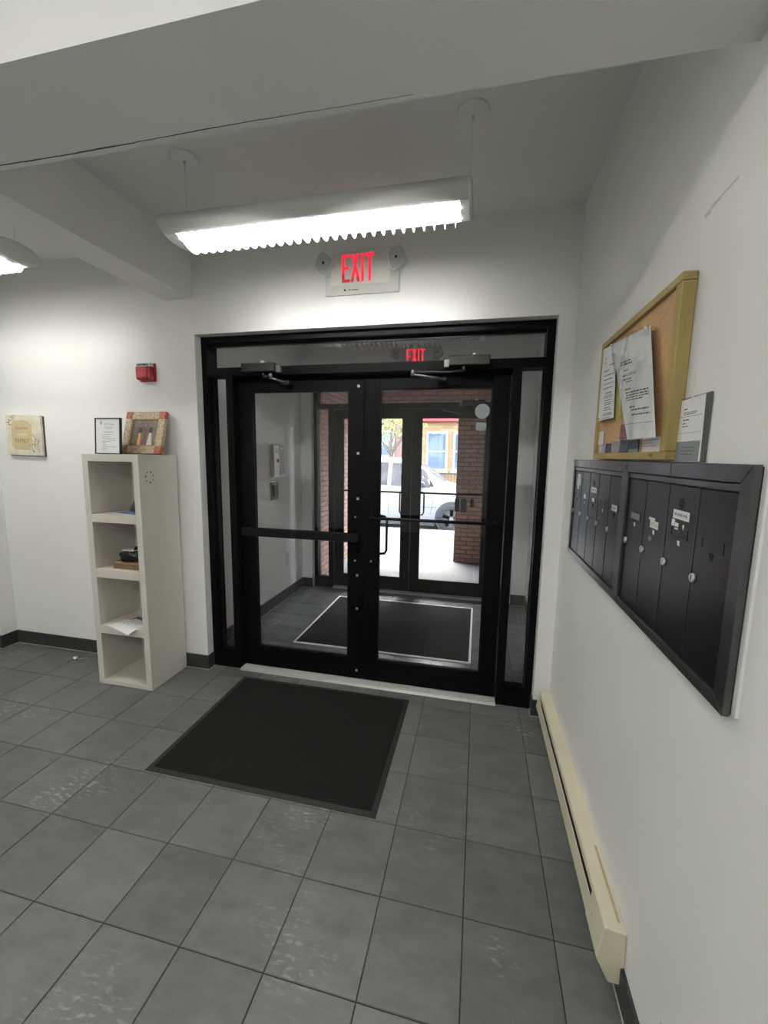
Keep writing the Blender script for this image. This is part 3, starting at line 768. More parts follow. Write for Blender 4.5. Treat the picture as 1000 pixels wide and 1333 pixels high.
# ------------------------------------------------------------------ exit signs
def exit_sign(label, xc, yw, zc, s=1.0):
    """yw: wall face; sign faces -Y"""
    e = thing('exit_sign', label, 'exit sign', (xc, yw, zc - .11), group='red exit signs')
    y1 = yw - .045
    w0, w1, h0, h1 = .235, .19, .118, .118     # half widths back/front, half heights
    rings = [[(xc - w0, yw, zc - h0), (xc + w0, yw, zc - h0), (xc + w0, yw, zc + h0), (xc - w0, yw, zc + h0)],
             [(xc - w0, yw - .012, zc - h0), (xc + w0, yw - .012, zc - h0), (xc + w0, yw - .012, zc + h0), (xc - w0, yw - .012, zc + h0)],
             [(xc - w1 + .004, y1, zc - h0 + .04), (xc + w1 - .004, y1, zc - h0 + .04), (xc + w1 - .004, y1, zc + h0 - .002), (xc - w1 + .004, y1, zc + h0 - .002)]]
    part('housing', MB().loft([r for r in rings], True, True, False), M['signbody'], e, bevel=.002)
    part('face_plate', MB().box(xc - w1 + .006, xc + w1 - .006, y1 - .003, y1, zc - h0 + .042, zc + h0 - .004), M['signbody'], e, bevel=.001)
    yf = y1 - .003
    lz0, lz1 = zc - .060, zc + .098; H = lz1 - lz0
    x = xc - .113; st = .0165; gap = .0135
    def bar(mb, poly): mb.prism(poly, 'y', yf - .0012, yf)
    def R(a, b, c, d): return [(a, c), (b, c), (b, d), (a, d)]
    E = MB(); Ed = MB()
    bar(E, R(x, x + st, lz0 + .048, lz1)); bar(Ed, R(x, x + st, lz0, lz0 + .048))
    bar(E, R(x + st, x + .05, lz1 - st, lz1)); bar(E, R(x + st, x + .045, lz0 + H * .46, lz0 + H * .46 + st)); bar(Ed, R(x + st, x + .052, lz0, lz0 + st))
    x += .052 + gap * .6
    X = MB(); w = .048
    bar(X, [(x, lz1), (x + w - st, lz0 + .03), (x + w, lz0 + .03), (x + st, lz1)]); bar(Ed, [(x + w - st, lz0 + .03), (x + w - st + .004, lz0), (x + w + .004, lz0), (x + w, lz0 + .03)])
    X2 = MB(); 
    X2.prism([(x + w - st, lz1), (x + w, lz1), (x + st, lz0 + .03), (x, lz0 + .03)], 'y', yf - .0014, yf)
    bar(Ed, [(x, lz0 + .03), (x + st, lz0 + .03), (x + st - .004, lz0), (x - .004, lz0)])
    x += w + gap
    I = MB(); bar(I, R(x, x + st, lz0, lz1)); x += st + gap * .8
    T = MB(); bar(T, R(x, x + .05, lz1 - st, lz1)); bar(T, R(x + .025 - st / 2, x + .025 + st / 2, lz0, lz1 - st))
    for nm, mb in (('letter', E), ('letter', X), ('letter', X2), ('letter', I), ('letter', T)):
        part(nm, mb, M['red_lit'], e)
    part('letter_base', Ed, M['red_dim'], e)
    # status strip under the face
    def strip_y(z): return yw - .012 - (z - (zc - h0)) / .04 * .033
    sz_ = zc - h0 + .021; yy = strip_y(sz_) - .0015
    part('test_button', MB().cyl((xc - .10, yy, sz_), (xc - .10, yy - .003, sz_), .006, 10), M['greyplate'], e)
    part('indicator', MB().cyl((xc - .068, yy, sz_), (xc - .068, yy - .003, sz_), .004, 8), M['alarmred'], e)
    part('red_caption', MB().box(xc - .055, xc - .012, yy - .001, yy, sz_ - .004, sz_ + .006), M['pink'], e)
    for sg in (-1, 1):
        hx, hz = xc + sg * .225, zc + .052
        hy = yw - .055
        tilt = sg * .25
        hd = thing('lamp_head_tmp', '', None, (0, 0, 0)) if False else None
        dia = [(0, .072), (.03, .05), (.056, .008), (.05, -.022), (.012, -.068), (-.012, -.068), (-.05, -.022), (-.056, .008), (-.03, .05)]
        dia = [(hx + p[0] * math.cos(tilt) + p[1] * math.sin(tilt), hz - p[0] * math.sin(tilt) + p[1] * math.cos(tilt)) for p in dia]
        back = MB().loft([[(p[0], hy + .02, p[1]) for p in dia], [(hx + (p[0] - hx) * 1.02, hy - .004, hz + (p[1] - hz) * 1.02) for p in dia],
                          [(hx + (p[0] - hx) * .9, hy - .012, hz + (p[1] - hz) * .9) for p in dia]][::-1], True, True, False)
        h = part('lamp_head', back, M['reflector'], e, bevel=.003)
        part('lens', MB().loft([[(hx + (p[0] - hx) * .88, hy - .0125, hz + (p[1] - hz) * .88) for p in dia], [(hx + (p[0] - hx) * .55, hy - .028, hz + (p[1] - hz) * .55) for p in dia]][::-1], True, True, True), M['lens'], h)
        part('bulb', MB().ball((hx, hy - .018, hz), .007, .006, .009, 10, 6), M['dark'], h)
        part('lamp_arm', MB().cyl((hx, hy + .02, hz - .01), (xc + sg * .19, yw - .01, hz - .01), .012, 12), M['signbody'], h)
    return e
exit_sign('white sign with red EXIT letters on the wall above the nearer doors', -.752, YD, 2.732)
exit_sign('farther red EXIT sign seen through the transom glass', -.705, V1, 2.675)

# ------------------------------------------------------------------ fire alarm
e = thing('fire_alarm', 'small red fire alarm box high on the wall by the shelf', 'fire alarm', (-2.33, YD, 2.125))
part('back_plate', MB().box(-2.392, -2.262, YD - .012, YD, 2.128, 2.252), M['alarmred'], e, bevel=.003)
part('body', MB().prism([(YD - .012, 2.132), (YD - .045, 2.136), (YD - .055, 2.146), (YD - .055, 2.222), (YD - .012, 2.226)], 'x', -2.385, -2.272), M['alarmred'], e, bevel=.004)
part('front_panel', MB().box(-2.373, -2.288, YD - .0585, YD - .055, 2.150, 2.214), M['alarmred'], e, bevel=.002)
st = part('strobe_label', MB().box(-2.388, -2.272, YD - .05, YD - .012, 2.226, 2.25), M['paper'], e, bevel=.003)
mb = MB(); text_lines(mb, (-2.38, YD - .0508, 2.231), (1, 0, 0), (0, 0, 1), [(0.004, .10, 0, .012)], random.Random(3))
part('label_print', mb, M['ink'], st)

# ------------------------------------------------------------------ bookcase and what stands in it
BX0, BX1, BY0, BY1, BH = -2.562, -2.122, 2.262, 2.612, 1.612
e = thing('bookcase', 'narrow cream four-shelf bookcase against the door wall', 'bookcase', ((BX0 + BX1) / 2, (BY0 + BY1) / 2, 0))
pw = .046
lm = M['laminate']
sd = part('side_panel', MB().box(BX0, BX0 + pw, BY0, BY1, .001, BH), lm, e, bevel=.002)
sd = part('side_panel', MB().box(BX1 - pw, BX1, BY0, BY1, .001, BH), lm, e, bevel=.002)
for i in range(7):
    a = i * 2 * math.pi / 7 + .3
    part('scuff', MB().box(BX1 - .0002, BX1 + .0006, 2.345 + .035 * math.cos(a), 2.353 + .035 * math.cos(a) + .004 * (i % 2), 1.462 + .035 * math.sin(a), 1.472 + .035 * math.sin(a)), M['ink'], sd)
part('top_panel', MB().box(BX0 + pw, BX1 - pw, BY0, BY1, BH - pw, BH), lm, e, bevel=.002)
part('bottom_panel', MB().box(BX0 + pw, BX1 - pw, BY0, BY1, .001, .034), lm, e, bevel=.002)
for z0, z1 in ((1.160, 1.213), (.778, .838), (.378, .433)):
    part('shelf', MB().box(BX0 + pw, BX1 - pw, BY0, BY1 - .008, z0, z1), M['laminate_edge'], e, bevel=.002)
part('back_panel', MB().box(BX0 + pw, BX1 - pw, BY1 - .008, BY1, .034, BH - pw), lm, e)
part('chip', MB().prism([(BX0 + .008, .0005), (BX0 + .05, .0005), (BX0 + .03, .012), (BX0 + .02, .02)], 'y', BY0 - .0008, BY0 + .001), M['board_in'], e)
# framed notice
e = thing('framed_notice', 'thin black framed typed notice standing on the bookcase', 'frame', (-2.46, 2.365, BH + .0016), (math.radians(-4), 0, 0))
w, h = .205, .243
fr = MB()
for q in [(-w / 2, -w / 2 + .006, 0, h), (w / 2 - .006, w / 2, 0, h), (-w / 2 + .006, w / 2 - .006, 0, .006), (-w / 2 + .006, w / 2 - .006, h - .006, h)]:
    fr.box(q[0], q[1], 0, .018, q[2], q[3])
part('frame', fr, M['frameblack'], e, local=True)
part('backing', MB().box(-w / 2 + .004, w / 2 - .004, .008, .017, .004, h - .004), M['frameblack'], e, local=True)
sh = part('sheet', MB().box(-w / 2 + .006, w / 2 - .006, .005, .0078, .006, h - .006), M['paper'], e, local=True)
mb = MB(); rr = random.Random(5)
rows = [(.075, .14, .205), (.07, .15, .196), (.075, .145, .179), (.085, .135, .170), (.065, .155, .148), (.075, .13, .142), (.05, .13, .130),
        (.055, .12, .116), (.055, .165, .105), (.07, .165, .092), (.055, .13, .083), (.055, .09, .072), (.055, .095, .060), (.055, .165, .049), (.055, .10, .038), (.055, .085, .026)]
text_lines(mb, (-w / 2, .0046, 0), (1, 0, 0), (0, 0, 1), [(a, b, z, .0035) for a, b, z in rows], rr)
mb.prism([(-w / 2 + .04, .20), (-w / 2 + .052, .196), (-w / 2 + .058, .208), (-w / 2 + .054, .222), (-w / 2 + .044, .222)], 'y', .0044, .0048)
part('print', mb, M['inklight'], sh, local=True)
# ornate photo frame
e = thing('photo_frame', 'mottled cream photo frame with red corners leaning on the wall', 'frame', (-2.316, 2.487, BH + .0092), (math.radians(-15.5), 0, math.radians(-2)))
w, h, fb = .335, .305, .052
for q in [(-w / 2, -w / 2 + fb, fb, h - fb), (w / 2 - fb, w / 2, fb, h - fb), (-w / 2 + fb, w / 2 - fb, 0, fb), (-w / 2 + fb, w / 2 - fb, h - fb, h)]:
    part('moulding', MB().box(q[0], q[1], 0, .032, q[2], q[3]), M['frameornate'], e, local=True, bevel=.004)
for cx_, cz_ in ((-w / 2, 0), (w / 2 - fb, 0), (-w / 2, h - fb), (w / 2 - fb, h - fb)):
    part('corner_block', MB().box(cx_, cx_ + fb, -.002, .032, cz_, cz_ + fb), M['framecorner'], e, local=True, bevel=.004)
pi = MB()
for q in [(-w / 2 + fb, -w / 2 + fb + .007, fb, h - fb), (w / 2 - fb - .007, w / 2 - fb, fb, h - fb), (-w / 2 + fb, w / 2 - fb, fb, fb + .007), (-w / 2 + fb, w / 2 - fb, h - fb - .007, h - fb)]:
    pi.box(q[0], q[1], .004, .02, q[2], q[3])
part('inner_slip', pi, M['oak'], e, local=True)
ph = part('photograph', MB().box(-w / 2 + fb, w / 2 - fb, .014, .03, fb, h - fb), M['photobg'], e, local=True)
X0, Z0 = -w / 2 + fb, fb; PW, PH = w - 2 * fb, h - 2 * fb
rr = random.Random(11)
mb = MB()
for i in range(46):
    u, v = rr.uniform(.02, .34), rr.uniform(.06, .82); a = rr.uniform(.4, 1.0); l = rr.uniform(.02, .035)
    p = Vector((X0 + u * PW, .0136, Z0 + v * PH)); d = Vector((math.cos(a), 0, math.sin(a) * .5)) * l; n_ = Vector((-d.z, 0, d.x)).normalized() * .0025
    mb.quad(p - n_, p + d * .5 - n_ * .2, p + d, p + d * .5 + n_ * 1.2)
part('printed_foliage', mb, M['photodark'], ph, local=True)
def fig(u, dress, top, mdress, mtop, wid):
    b = MB()
    b.prism([(X0 + (u - wid) * PW, Z0 + .06 * PH), (X0 + (u + wid) * PW, Z0 + .06 * PH), (X0 + (u + .035) * PW, Z0 + .5 * PH), (X0 + (u - .035) * PW, Z0 + .5 * PH)], 'y', .0132, .0138)
    part('printed_dress', b, mdress, ph, local=True)
    b = MB().prism([(X0 + (u - .045) * PW, Z0 + .5 * PH), (X0 + (u + .045) * PW, Z0 + .5 * PH), (X0 + (u + .075) * PW, Z0 + .60 * PH), (X0 + (u + .05) * PW, Z0 + .7 * PH), (X0 + (u - .05) * PW, Z0 + .7 * PH), (X0 + (u - .075) * PW, Z0 + .58 * PH)], 'y', .0132, .0138)
    part('printed_bodice', b, mtop, ph, local=True)
    b = MB().cyl((X0 + u * PW, .0138, Z0 + .765 * PH), (X0 + u * PW, .0131, Z0 + .765 * PH), .0085, 12)
    part('printed_head', b, M['photoskin'], ph, local=True)
fig(.33, 0, 0, M['photoorange'], M['photodark'], .055)
fig(.52, 0, 0, M['photomaroon'], M['photomaroon'], .085)
fig(.72, 0, 0, M['photowhite'], M['photodark'], .10)
# top shelf: printed leaflets and a dark stand
e = thing('leaflet', 'blue and white printed leaflet lying on the top shelf', 'leaflet', (-2.30, 2.38, 1.2145))
part('sheet', MB().prism([(-2.42, 2.33), (-2.18, 2.285), (-2.172, 2.44), (-2.40, 2.47)], 'z', 1.2142, 1.2165), M['paper'], e)
part('blue_print', MB().prism([(-2.40, 2.337), (-2.19, 2.295), (-2.185, 2.43), (-2.385, 2.46)], 'z', 1.2165, 1.2172), M['blueprint'], e)
e = thing('card_stand', 'dark sloping card stand at the back of the top shelf', 'stand', (-2.33, 2.47, 1.2145))
part('easel', MB().prism([(-2.405, 1.2145), (-2.335, 1.32), (-2.325, 1.32), (-2.325, 1.2145)], 'y', 2.455, 2.475), M['greyplate'], e)
part('back_card', MB().box(-2.325, -2.20, 2.455, 2.475, 1.2145, 1.315), M['blackobj'], e)
# second shelf: cardboard box and black bag
e = thing('cardboard_box', 'small brown cardboard box on the second shelf', 'box', (-2.29, 2.36, .8395))
cb = part('tray', MB().box(-2.405, -2.18, 2.295, 2.44, .8395, .885), M['cardboard'], e, bevel=.002)
part('lid_flap', MB().box(-2.402, -2.183, 2.291, 2.295, .872, .884), M['cardboard'], e)
part('print_mark', MB().box(-2.235, -2.228, 2.2943, 2.2952, .853, .872), M['ink'], e)
mb = MB(); rr = random.Random(2); vs = []; nu, nv = 28, 12
for i in range(nv + 1):
    t = math.pi * i / nv
    for j in range(nu):
        p = 2 * math.pi * j / nu
        k = 1 + .11 * math.sin(5 * p + 3 * t) + .08 * math.sin(9 * p - 4 * t) + rr.uniform(-.05, .05)
        vs.append((-2.285 + .112 * k * math.sin(t) * math.cos(p), 2.362 + .066 * k * math.sin(t) * math.sin(p), max(.8872, .925 + .043 * k * math.cos(t) + .012 * math.cos(p))))
mb.add(vs, [(i * nu + j, (i + 1) * nu + j, (i + 1) * nu + (j + 1) % nu, i * nu + (j + 1) % nu) for i in range(nv) for j in range(nu)], True)
e = thing('plastic_bag', 'crumpled shiny black plastic bag on the cardboard box', 'bag', (-2.285, 2.362, .887))
part('bag', mb, M['bag'], e)
part('paper_label', MB().prism([(-2.345, 2.315), (-2.25, 2.30), (-2.24, 2.35), (-2.33, 2.37)], 'z', .966, .969), M['paper'], e)
# third shelf: loose papers
def sheet(name, label, pts, z, droop=0.0, ink=True, mat='paper', cat='paper', grp='loose papers on the third shelf'):
    """pts: four corners (front-left, front-right, back-right, back-left); droop bends the front edge down"""
    cx_ = sum(p[0] for p in pts) / 4; cy_ = sum(p[1] for p in pts) / 4
    e = thing(name, label, cat, (cx_, cy_, z), group=grp)
    n = 8; top = []; mb = MB(); mk = MB()
    for j in range(n + 1):
        v = j / n
        for i in range(n + 1):
            u = i / n
            x = (1 - v) * ((1 - u) * pts[0][0] + u * pts[1][0]) + v * ((1 - u) * pts[3][0] + u * pts[2][0])
            y = (1 - v) * ((1 - u) * pts[0][1] + u * pts[1][1]) + v * ((1 - u) * pts[3][1] + u * pts[2][1])
            dz = -droop * max(0, (BY0 - y) / .06) ** 1.5 if y < BY0 else 0
            top.append((x, y, z + dz + .0006))
    fs = [(j * (n + 1) + i, j * (n + 1) + i + 1, (j + 1) * (n + 1) + i + 1, (j + 1) * (n + 1) + i) for j in range(n) for i in range(n)]
    mb.add(top, fs, True); mb.add([(p[0], p[1], p[2] - .0008) for p in top], [f[::-1] for f in fs], True)
    part('sheet', mb, M[mat], e)
    if ink:
        rr = random.Random(len(label))
        for j in range(1, n):
            for i in range(1, n - 1):
                if rr.random() < .55:
                    a = Vector(top[j * (n + 1) + i]); b = Vector(top[j * (n + 1) + i + 1]); c = Vector(top[(j + 1) * (n + 1) + i])
                    d = (c - a) * .2; o_ = Vector((0, 0, .0005))
                    mk.quad(a + o_, b + o_, b + d + o_, a + d + o_)
        part('print', mk, M['inklight'], e)
    return e
sheet('paper_sheet', 'pale sheet at the back of the third shelf', [(-2.36, 2.36), (-2.185, 2.33), (-2.18, 2.52), (-2.35, 2.54)], .4335, ink=False)
sheet('paper_sheet', 'dark printed flyer under the white sheets on the third shelf', [(-2.40, 2.33), (-2.20, 2.30), (-2.19, 2.42), (-2.385, 2.45)], .4355, ink=False, mat='greyplate')
sheet('paper_sheet', 'blank white sheet overhanging the front of the third shelf', [(-2.47, 2.262), (-2.235, 2.205), (-2.19, 2.33), (-2.42, 2.39)], .4375, .022, ink=False)
sheet('paper_sheet', 'printed sheet topmost of the papers on the third shelf', [(-2.43, 2.30), (-2.26, 2.27), (-2.19, 2.36), (-2.36, 2.41)], .4395)
e = thing('black_box', 'small black box at the back of the bottom shelf', 'box', (-2.25, 2.52, .0345))
part('body', MB().box(-2.355, -2.19, 2.46, 2.595, .0345, .17), M['blackobj'], e, bevel=.005)
part('lid', MB().box(-2.357, -2.188, 2.458, 2.597, .17, .185), M['trimdark'], e, bevel=.003)

# scrap on the floor
mb = MB(); rr = random.Random(4); vs = []
for i in range(7):
    for j in range(9):
        t, p = math.pi * i / 6, 2 * math.pi * j / 9; k = rr.uniform(.6, 1.2)
        vs.append((-3.035 + .022 * k * math.sin(t) * math.cos(p), 2.495 + .02 * k * math.sin(t) * math.sin(p), max(.0008, .013 + .014 * k * math.cos(t))))
mb.add(vs, [(i * 9 + j, (i + 1) * 9 + j, (i + 1) * 9 + (j + 1) % 9, i * 9 + (j + 1) % 9) for i in range(6) for j in range(9)])
e = thing('plastic_scrap', 'tiny crumpled clear plastic scrap on the floor by the baseboard', 'litter', (-3.035, 2.495, 0))
part('wrapper', mb, M['steel'], e)
part('string', MB().tube([(-3.02, 2.50, .002), (-2.99, 2.515, .002), (-2.97, 2.54, .002)], .0012, 6), M['paper'], e)

# ------------------------------------------------------------------ family canvas
e = thing('canvas_sign', 'small cream canvas reading TOGETHER and FAMILY on the left wall', 'wall sign', (-3.475, YD, 1.745), (0, math.radians(1.2), 0))
w, h, t = .342, .31, .03
part('canvas', MB().box(-w / 2, w / 2, -t, -.004, -h / 2, h / 2), M['canvas'], e, local=True, bevel=.003)
part('stretcher', MB().box(-w / 2 + .006, w / 2 + .004, -.012, 0, -h / 2 - .004, h / 2 - .006), M['canvas_edge'], e, local=True)
c = .03; a0, a1, b0, b1 = -.118, .085, -.112, .112
pl = part('plaque', MB().prism([(a0 + c, b0), (a1 - c, b0), (a1, b0 + c), (a1, b1 - c), (a1 - c, b1), (a0 + c, b1), (a0, b1 - c), (a0, b0 + c)], 'y', -t - .001, -t), M['plaque'], e, local=True)
mb = MB(); add_text(mb, 'TOGETHER', (-.0165, -t - .0014, .045), (1, 0, 0), (0, 0, 1), .017, .125); part('lettering', mb, M['brownink'], pl, local=True)
mb = MB(); add_text(mb, 'FAMILY', (-.0165, -t - .0014, -.058), (1, 0, 0), (0, 0, 1), .033, .138); part('lettering', mb, M['brownink'], pl, local=True)
mb = MB(); text_lines(mb, (-.07, -t - .0014, .0), (1, 0, 0), (0, 0, 1), [(0, .105, 0, .013)], random.Random(9)); part('pale_lettering', mb, M['plaquelight'], pl, local=True)
rr = random.Random(21)
def bloom(cx_, cz_, n, mt, spread, nm):
    mb = MB()
    for i in range(n):
        a = rr.uniform(0, 6.28); d = rr.uniform(0, spread); l = rr.uniform(.008, .017); b_ = rr.uniform(0, 6.28)
        p = Vector((max(-w / 2 + .012, min(w / 2 - .016, cx_ + d * math.cos(a))), -t - .0016, max(-h / 2 + .012, min(h / 2 - .016, cz_ + d * 1.3 * math.sin(a)))))
        dd = Vector((math.cos(b_), 0, math.sin(b_))) * l; nn = Vector((-dd.z, 0, dd.x)) * .35
        mb.quad(p, p + dd * .5 - nn, p + dd, p + dd * .5 + nn)
    part(nm, mb, mt, e, local=True)
bloom(-.135, .09, 14, M['leafprint'], .03, 'printed_leaves'); bloom(-.10, .13, 8, M['pink'], .018, 'printed_flower')
bloom(.125, -.03, 26, M['pink'], .045, 'printed_flower'); bloom(.115, -.065, 26, M['leafprint'], .05, 'printed_leaves'); bloom(.08, -.09, 8, M['brownink'], .03, 'printed_stems')

# ------------------------------------------------------------------ heater
HL0, HL1 = 1.198, 2.585
e = thing('baseboard_heater', 'long cream electric baseboard heater under the mailboxes', 'heater', (XR, HL0, .0), (math.atan(-.026), 0, 0))
HLn = HL1 - HL0
hm = M['heater']
part('top_hood', MB().prism([(-.0005, .224), (-.057, .2295), (-.062, .226), (-.0645, .206), (-.062, .2055), (-.0585, .223), (-.0005, .2185)], 'y', .13, HLn - .03), hm, e, local=True)
part('back_plate', MB().box(-.004, -.0005, .13, HLn - .03, .05, .219), hm, e, local=True)
part('front_panel', MB().prism([(-.0705, .186), (-.0785, .128), (-.0765, .118), (-.05, .052), (-.047, .052), (-.073, .119), (-.0755, .128), (-.067, .186)], 'y', .13, HLn - .03), hm, e, local=True)
fn = part('heating_element', MB().box(-.055, -.012, .14, HLn - .04, .085, .195), M['fin'], e, local=True)
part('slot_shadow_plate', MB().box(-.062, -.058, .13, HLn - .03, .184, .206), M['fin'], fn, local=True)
prof = [(-.0005, .224), (-.057, .2305), (-.0625, .227), (-.0805, .126), (-.0785, .118), (-.042, .047), (-.0005, .047)]
part('end_cap', MB().prism(prof, 'y', 0, .135), hm, e, local=True, bevel=.004)
part('end_cap', MB().prism(prof, 'y', HLn - .045, HLn), hm, e, local=True, bevel=.004)
part('worn_strip', MB().prism([(-.010, .2255), (-.019, .2264), (-.019, .2238), (-.010, .2230)], 'y', .03, .30), M['heaterdirty'], e, local=True)
part('screw', MB().cyl((-.0745, .09, .165), (-.0735, .09, .165), .004, 8), M['steel'], e, local=True)

# ------------------------------------------------------------------ mailboxes
MX = .475
e = thing('mailbox_bank', 'long black bank of apartment mailboxes on the right wall', 'mailboxes', (XR, 1.587, 1.15))
part('back_box', MB().box(.4875, XR - .001, .868, 2.306, 1.154, 1.625), M['mtrimdark'], e)
def trim(name, y0, y1, z0, z1, mt=M['mtrim'], x=MX):
    return part(name, MB().box(x, .4875, y0, y1, z0, z1), mt, e, bevel=.0025)
part('caulk_line', MB().box(XR - .006, XR - .0005, .855, .868, 1.154, 1.632), M['wall'], e)
top_cuts = [2.31, 1.985, 1.515, 1.195, .864]
for a, b in zip(top_cuts[1:], top_cuts[:-1]):
    g = .0008
    # mitred end pieces at both ends
    if a == .864: poly = [(a, 1.629), (b - g, 1.629), (b - g, 1.594), (a + .036, 1.594)]
    elif b == 2.31: poly = [(a + g, 1.629), (b, 1.629), (b - .03, 1.594), (a + g, 1.594)]
    else: poly = [(a + g, 1.629), (b - g, 1.629), (b - g, 1.594), (a + g, 1.594)]
    part('top_trim', MB().prism(poly, 'x', MX - .001, .4875), M['mtrim'], e, bevel=.0015)
for a, b in ((.864, 1.522), (1.524, 2.31)):
    part('bottom_trim', MB().prism([(a, 1.150), (b, 1.150), (b - (.03 if b == 2.31 else 0), 1.177), (a + (.036 if a == .864 else 0), 1.177)], 'x', MX - .001, .4875), M['mtrim'], e, bevel=.0015)
part('end_trim', MB().prism([(.864, 1.150), (.900, 1.177), (.900, 1.594), (.864, 1.629)], 'x', MX - .001, .4875), M['mtrim'], e, bevel=.0015)
part('end_trim', MB().prism([(2.31, 1.150), (2.28, 1.177), (2.28, 1.594), (2.31, 1.629)], 'x', MX - .001, .4875), M['mtrim'], e, bevel=.0015)
part('centre_mullion', MB().prism([(1.496, 1.155), (1.522, 1.14 + .012), (1.551, 1.155), (1.551, 1.592), (1.522, 1.618), (1.496, 1.592)], 'x', MX - .004, .4875), M['mtrim'], e, bevel=.003)
trim('header_bar', .904, 1.494, 1.576, 1.592, M['mtrim'], MX + .002)
trim('header_bar', 1.553, 2.278, 1.576, 1.592, M['mtrim'], MX + .002)
cols = [(2.276, 2.131), (2.131, 1.988), (1.988, 1.844), (1.844, 1.697), (1.697, 1.555), (1.492, 1.350), (1.350, 1.201), (1.201, 1.050), (1.050, .904)]
XD = MX + .005
def decal(nm, y0, y1, z0, z1, mt, par, d=.0006):
    return part(nm, MB().box(XD - d, XD, min(y0, y1), max(y0, y1), z0, z1), mt, par)
for k, (ya, yb_) in enumerate(cols):
    dr = part('door', MB().box(XD, .4875, yb_ + .0016, ya - .0016, 1.179, 1.574), M['mbox'], e, bevel=.0018)
    yc = (ya + yb_) / 2
    part('edge_strip', MB().box(XD - .001, XD + .004, yb_ - .0008, yb_ + .0012, 1.179, 1.574), M['mtrim'], dr)
    lk = part('lock', MB().cyl((XD, ya - .014, 1.374), (XD - .006, ya - .014, 1.374), .011, 18, .0095), M['chrome'], dr)
    # pieces on a lock would be a fourth level: keep the key slot with the door
    part('key_slot', MB().box(XD - .0066, XD - .0058, ya - .0152, ya - .0128, 1.368, 1.380), M['dark'], dr)
    # name slot: raised rim round a recessed card window
    sm = MB()
    sm.box(XD - .0012, XD, yc - .042, yc + .042, 1.470, 1.4725).box(XD - .0012, XD, yc - .042, yc + .042, 1.4475, 1.450)
    sm.box(XD - .0012, XD, yc - .042, yc - .0395, 1.450, 1.470).box(XD - .0012, XD, yc + .0395, yc + .042, 1.450, 1.470)
    if k not in (1, 6): part('name_slot', sm, M['mbox'], dr)
    part('peep_hole', MB().prism([(yc - .010, 1.443), (yc + .010, 1.443), (yc + .006, 1.430), (yc - .004, 1.426)], 'x', XD - .0004, XD + .001), M['dark'], dr)
    if k in (1, 3, 5, 6, 7): part('paper_in_hole', MB().prism([(yc - .008, 1.441), (yc + .006, 1.441), (yc + .003, 1.43), (yc - .007, 1.428)], 'x', XD - .0009, XD - .0004), M['paper'], dr)
    if k in (2, 7):
        part('round_hole', MB().cyl((XD + .001, yc + .004, 1.531), (XD - .0005, yc + .004, 1.531), .0135, 18), M['dark'], dr)
        lb = decal('name_label', yc - .04, yc + .042, 1.492, 1.514, M['paper'], dr)
        mb = MB(); text_lines(mb, (XD - .0009, yc + .034, 1.4995), (0, -1, 0), (0, 0, 1), [(0, .066, 0, .007)], random.Random(k)); part('label_print', mb, M['inklight'], dr)
    if k == 7:
        for q in [(1.155, 1.171, 1.472, 1.489), (1.135, 1.152, 1.466, 1.482), (1.106, 1.113, 1.469, 1.482)]: decal('torn_sticker', *q, M['paper'], dr)
    if k == 0:
        for q in [(2.165, 2.235, 1.505, 1.535), (2.175, 2.225, 1.535, 1.560), (2.19, 2.22, 1.485, 1.505)]: decal('torn_sticker', *q, M['paper'], dr)
    if k == 1: decal('name_label', yc - .018, yc + .022, 1.453, 1.473, M['paper'], dr)
    if k == 2: decal('small_label', yc - .018, yc + .022, 1.453, 1.472, M['paper'], dr)
    if k == 4:
        decal('name_label', yc - .028, yc + .034, 1.447, 1.473, M['paper'], dr)
        mb = MB(); text_lines(mb, (XD - .0009, yc + .028, 1.455), (0, -1, 0), (0, 0, 1), [(0, .05, 0, .009)], random.Random(k)); part('label_print', mb, M['inklight'], dr)
    if k == 5: decal('name_card', yc - .036, yc + .036, 1.451, 1.469, M['sticker'], dr)
    if k == 6:
        decal('torn_sticker', 1.248, 1.302, 1.446, 1.466, M['paper'], dr, .001); decal('torn_sticker', 1.272, 1.312, 1.466, 1.474, M['paper'], dr); decal('torn_sticker', 1.285, 1.305, 1.408, 1.42, M['sticker'], dr)
        decal('tape', 1.252, 1.296, 1.4495, 1.4625, M['canvas'], dr, .0014)

# ------------------------------------------------------------------ cork board and papers
e = thing('cork_board', 'cork notice board in a golden wooden frame above the mailboxes', 'notice board', (XR, 1.56, 1.634))
y0, y1, z0, z1, fw = 1.212, 1.905, 1.634, 2.09, .022
XB = .462
def fpiece(nm, y_0, y_1, z_0, z_1): part(nm, MB().box(XB, XR - .001, y_0, y_1, z_0, z_1), M['oak'], e, bevel=.003)
fpiece('frame_rail', y0, y1, z0, z0 + fw); fpiece('frame_rail', y0, y1, z1 - fw, z1)
fpiece('frame_stile', y0, y0 + .034, z0 + fw, z1 - fw); fpiece('frame_stile', y1 - fw, y1, z0 + fw, z1 - fw)
part('cork_panel', MB().box(XB + .012, XR - .002, y0 + .034, y1 - fw, z0 + fw, z1 - fw), M['cork'], e)
part('frame_chip', MB().prism([(1.29, 1.642), (1.312, 1.645), (1.308, 1.652), (1.288, 1.65)], 'x', XB - .0006, XB + .001), M['brownink'], e)
XC = XB + .012
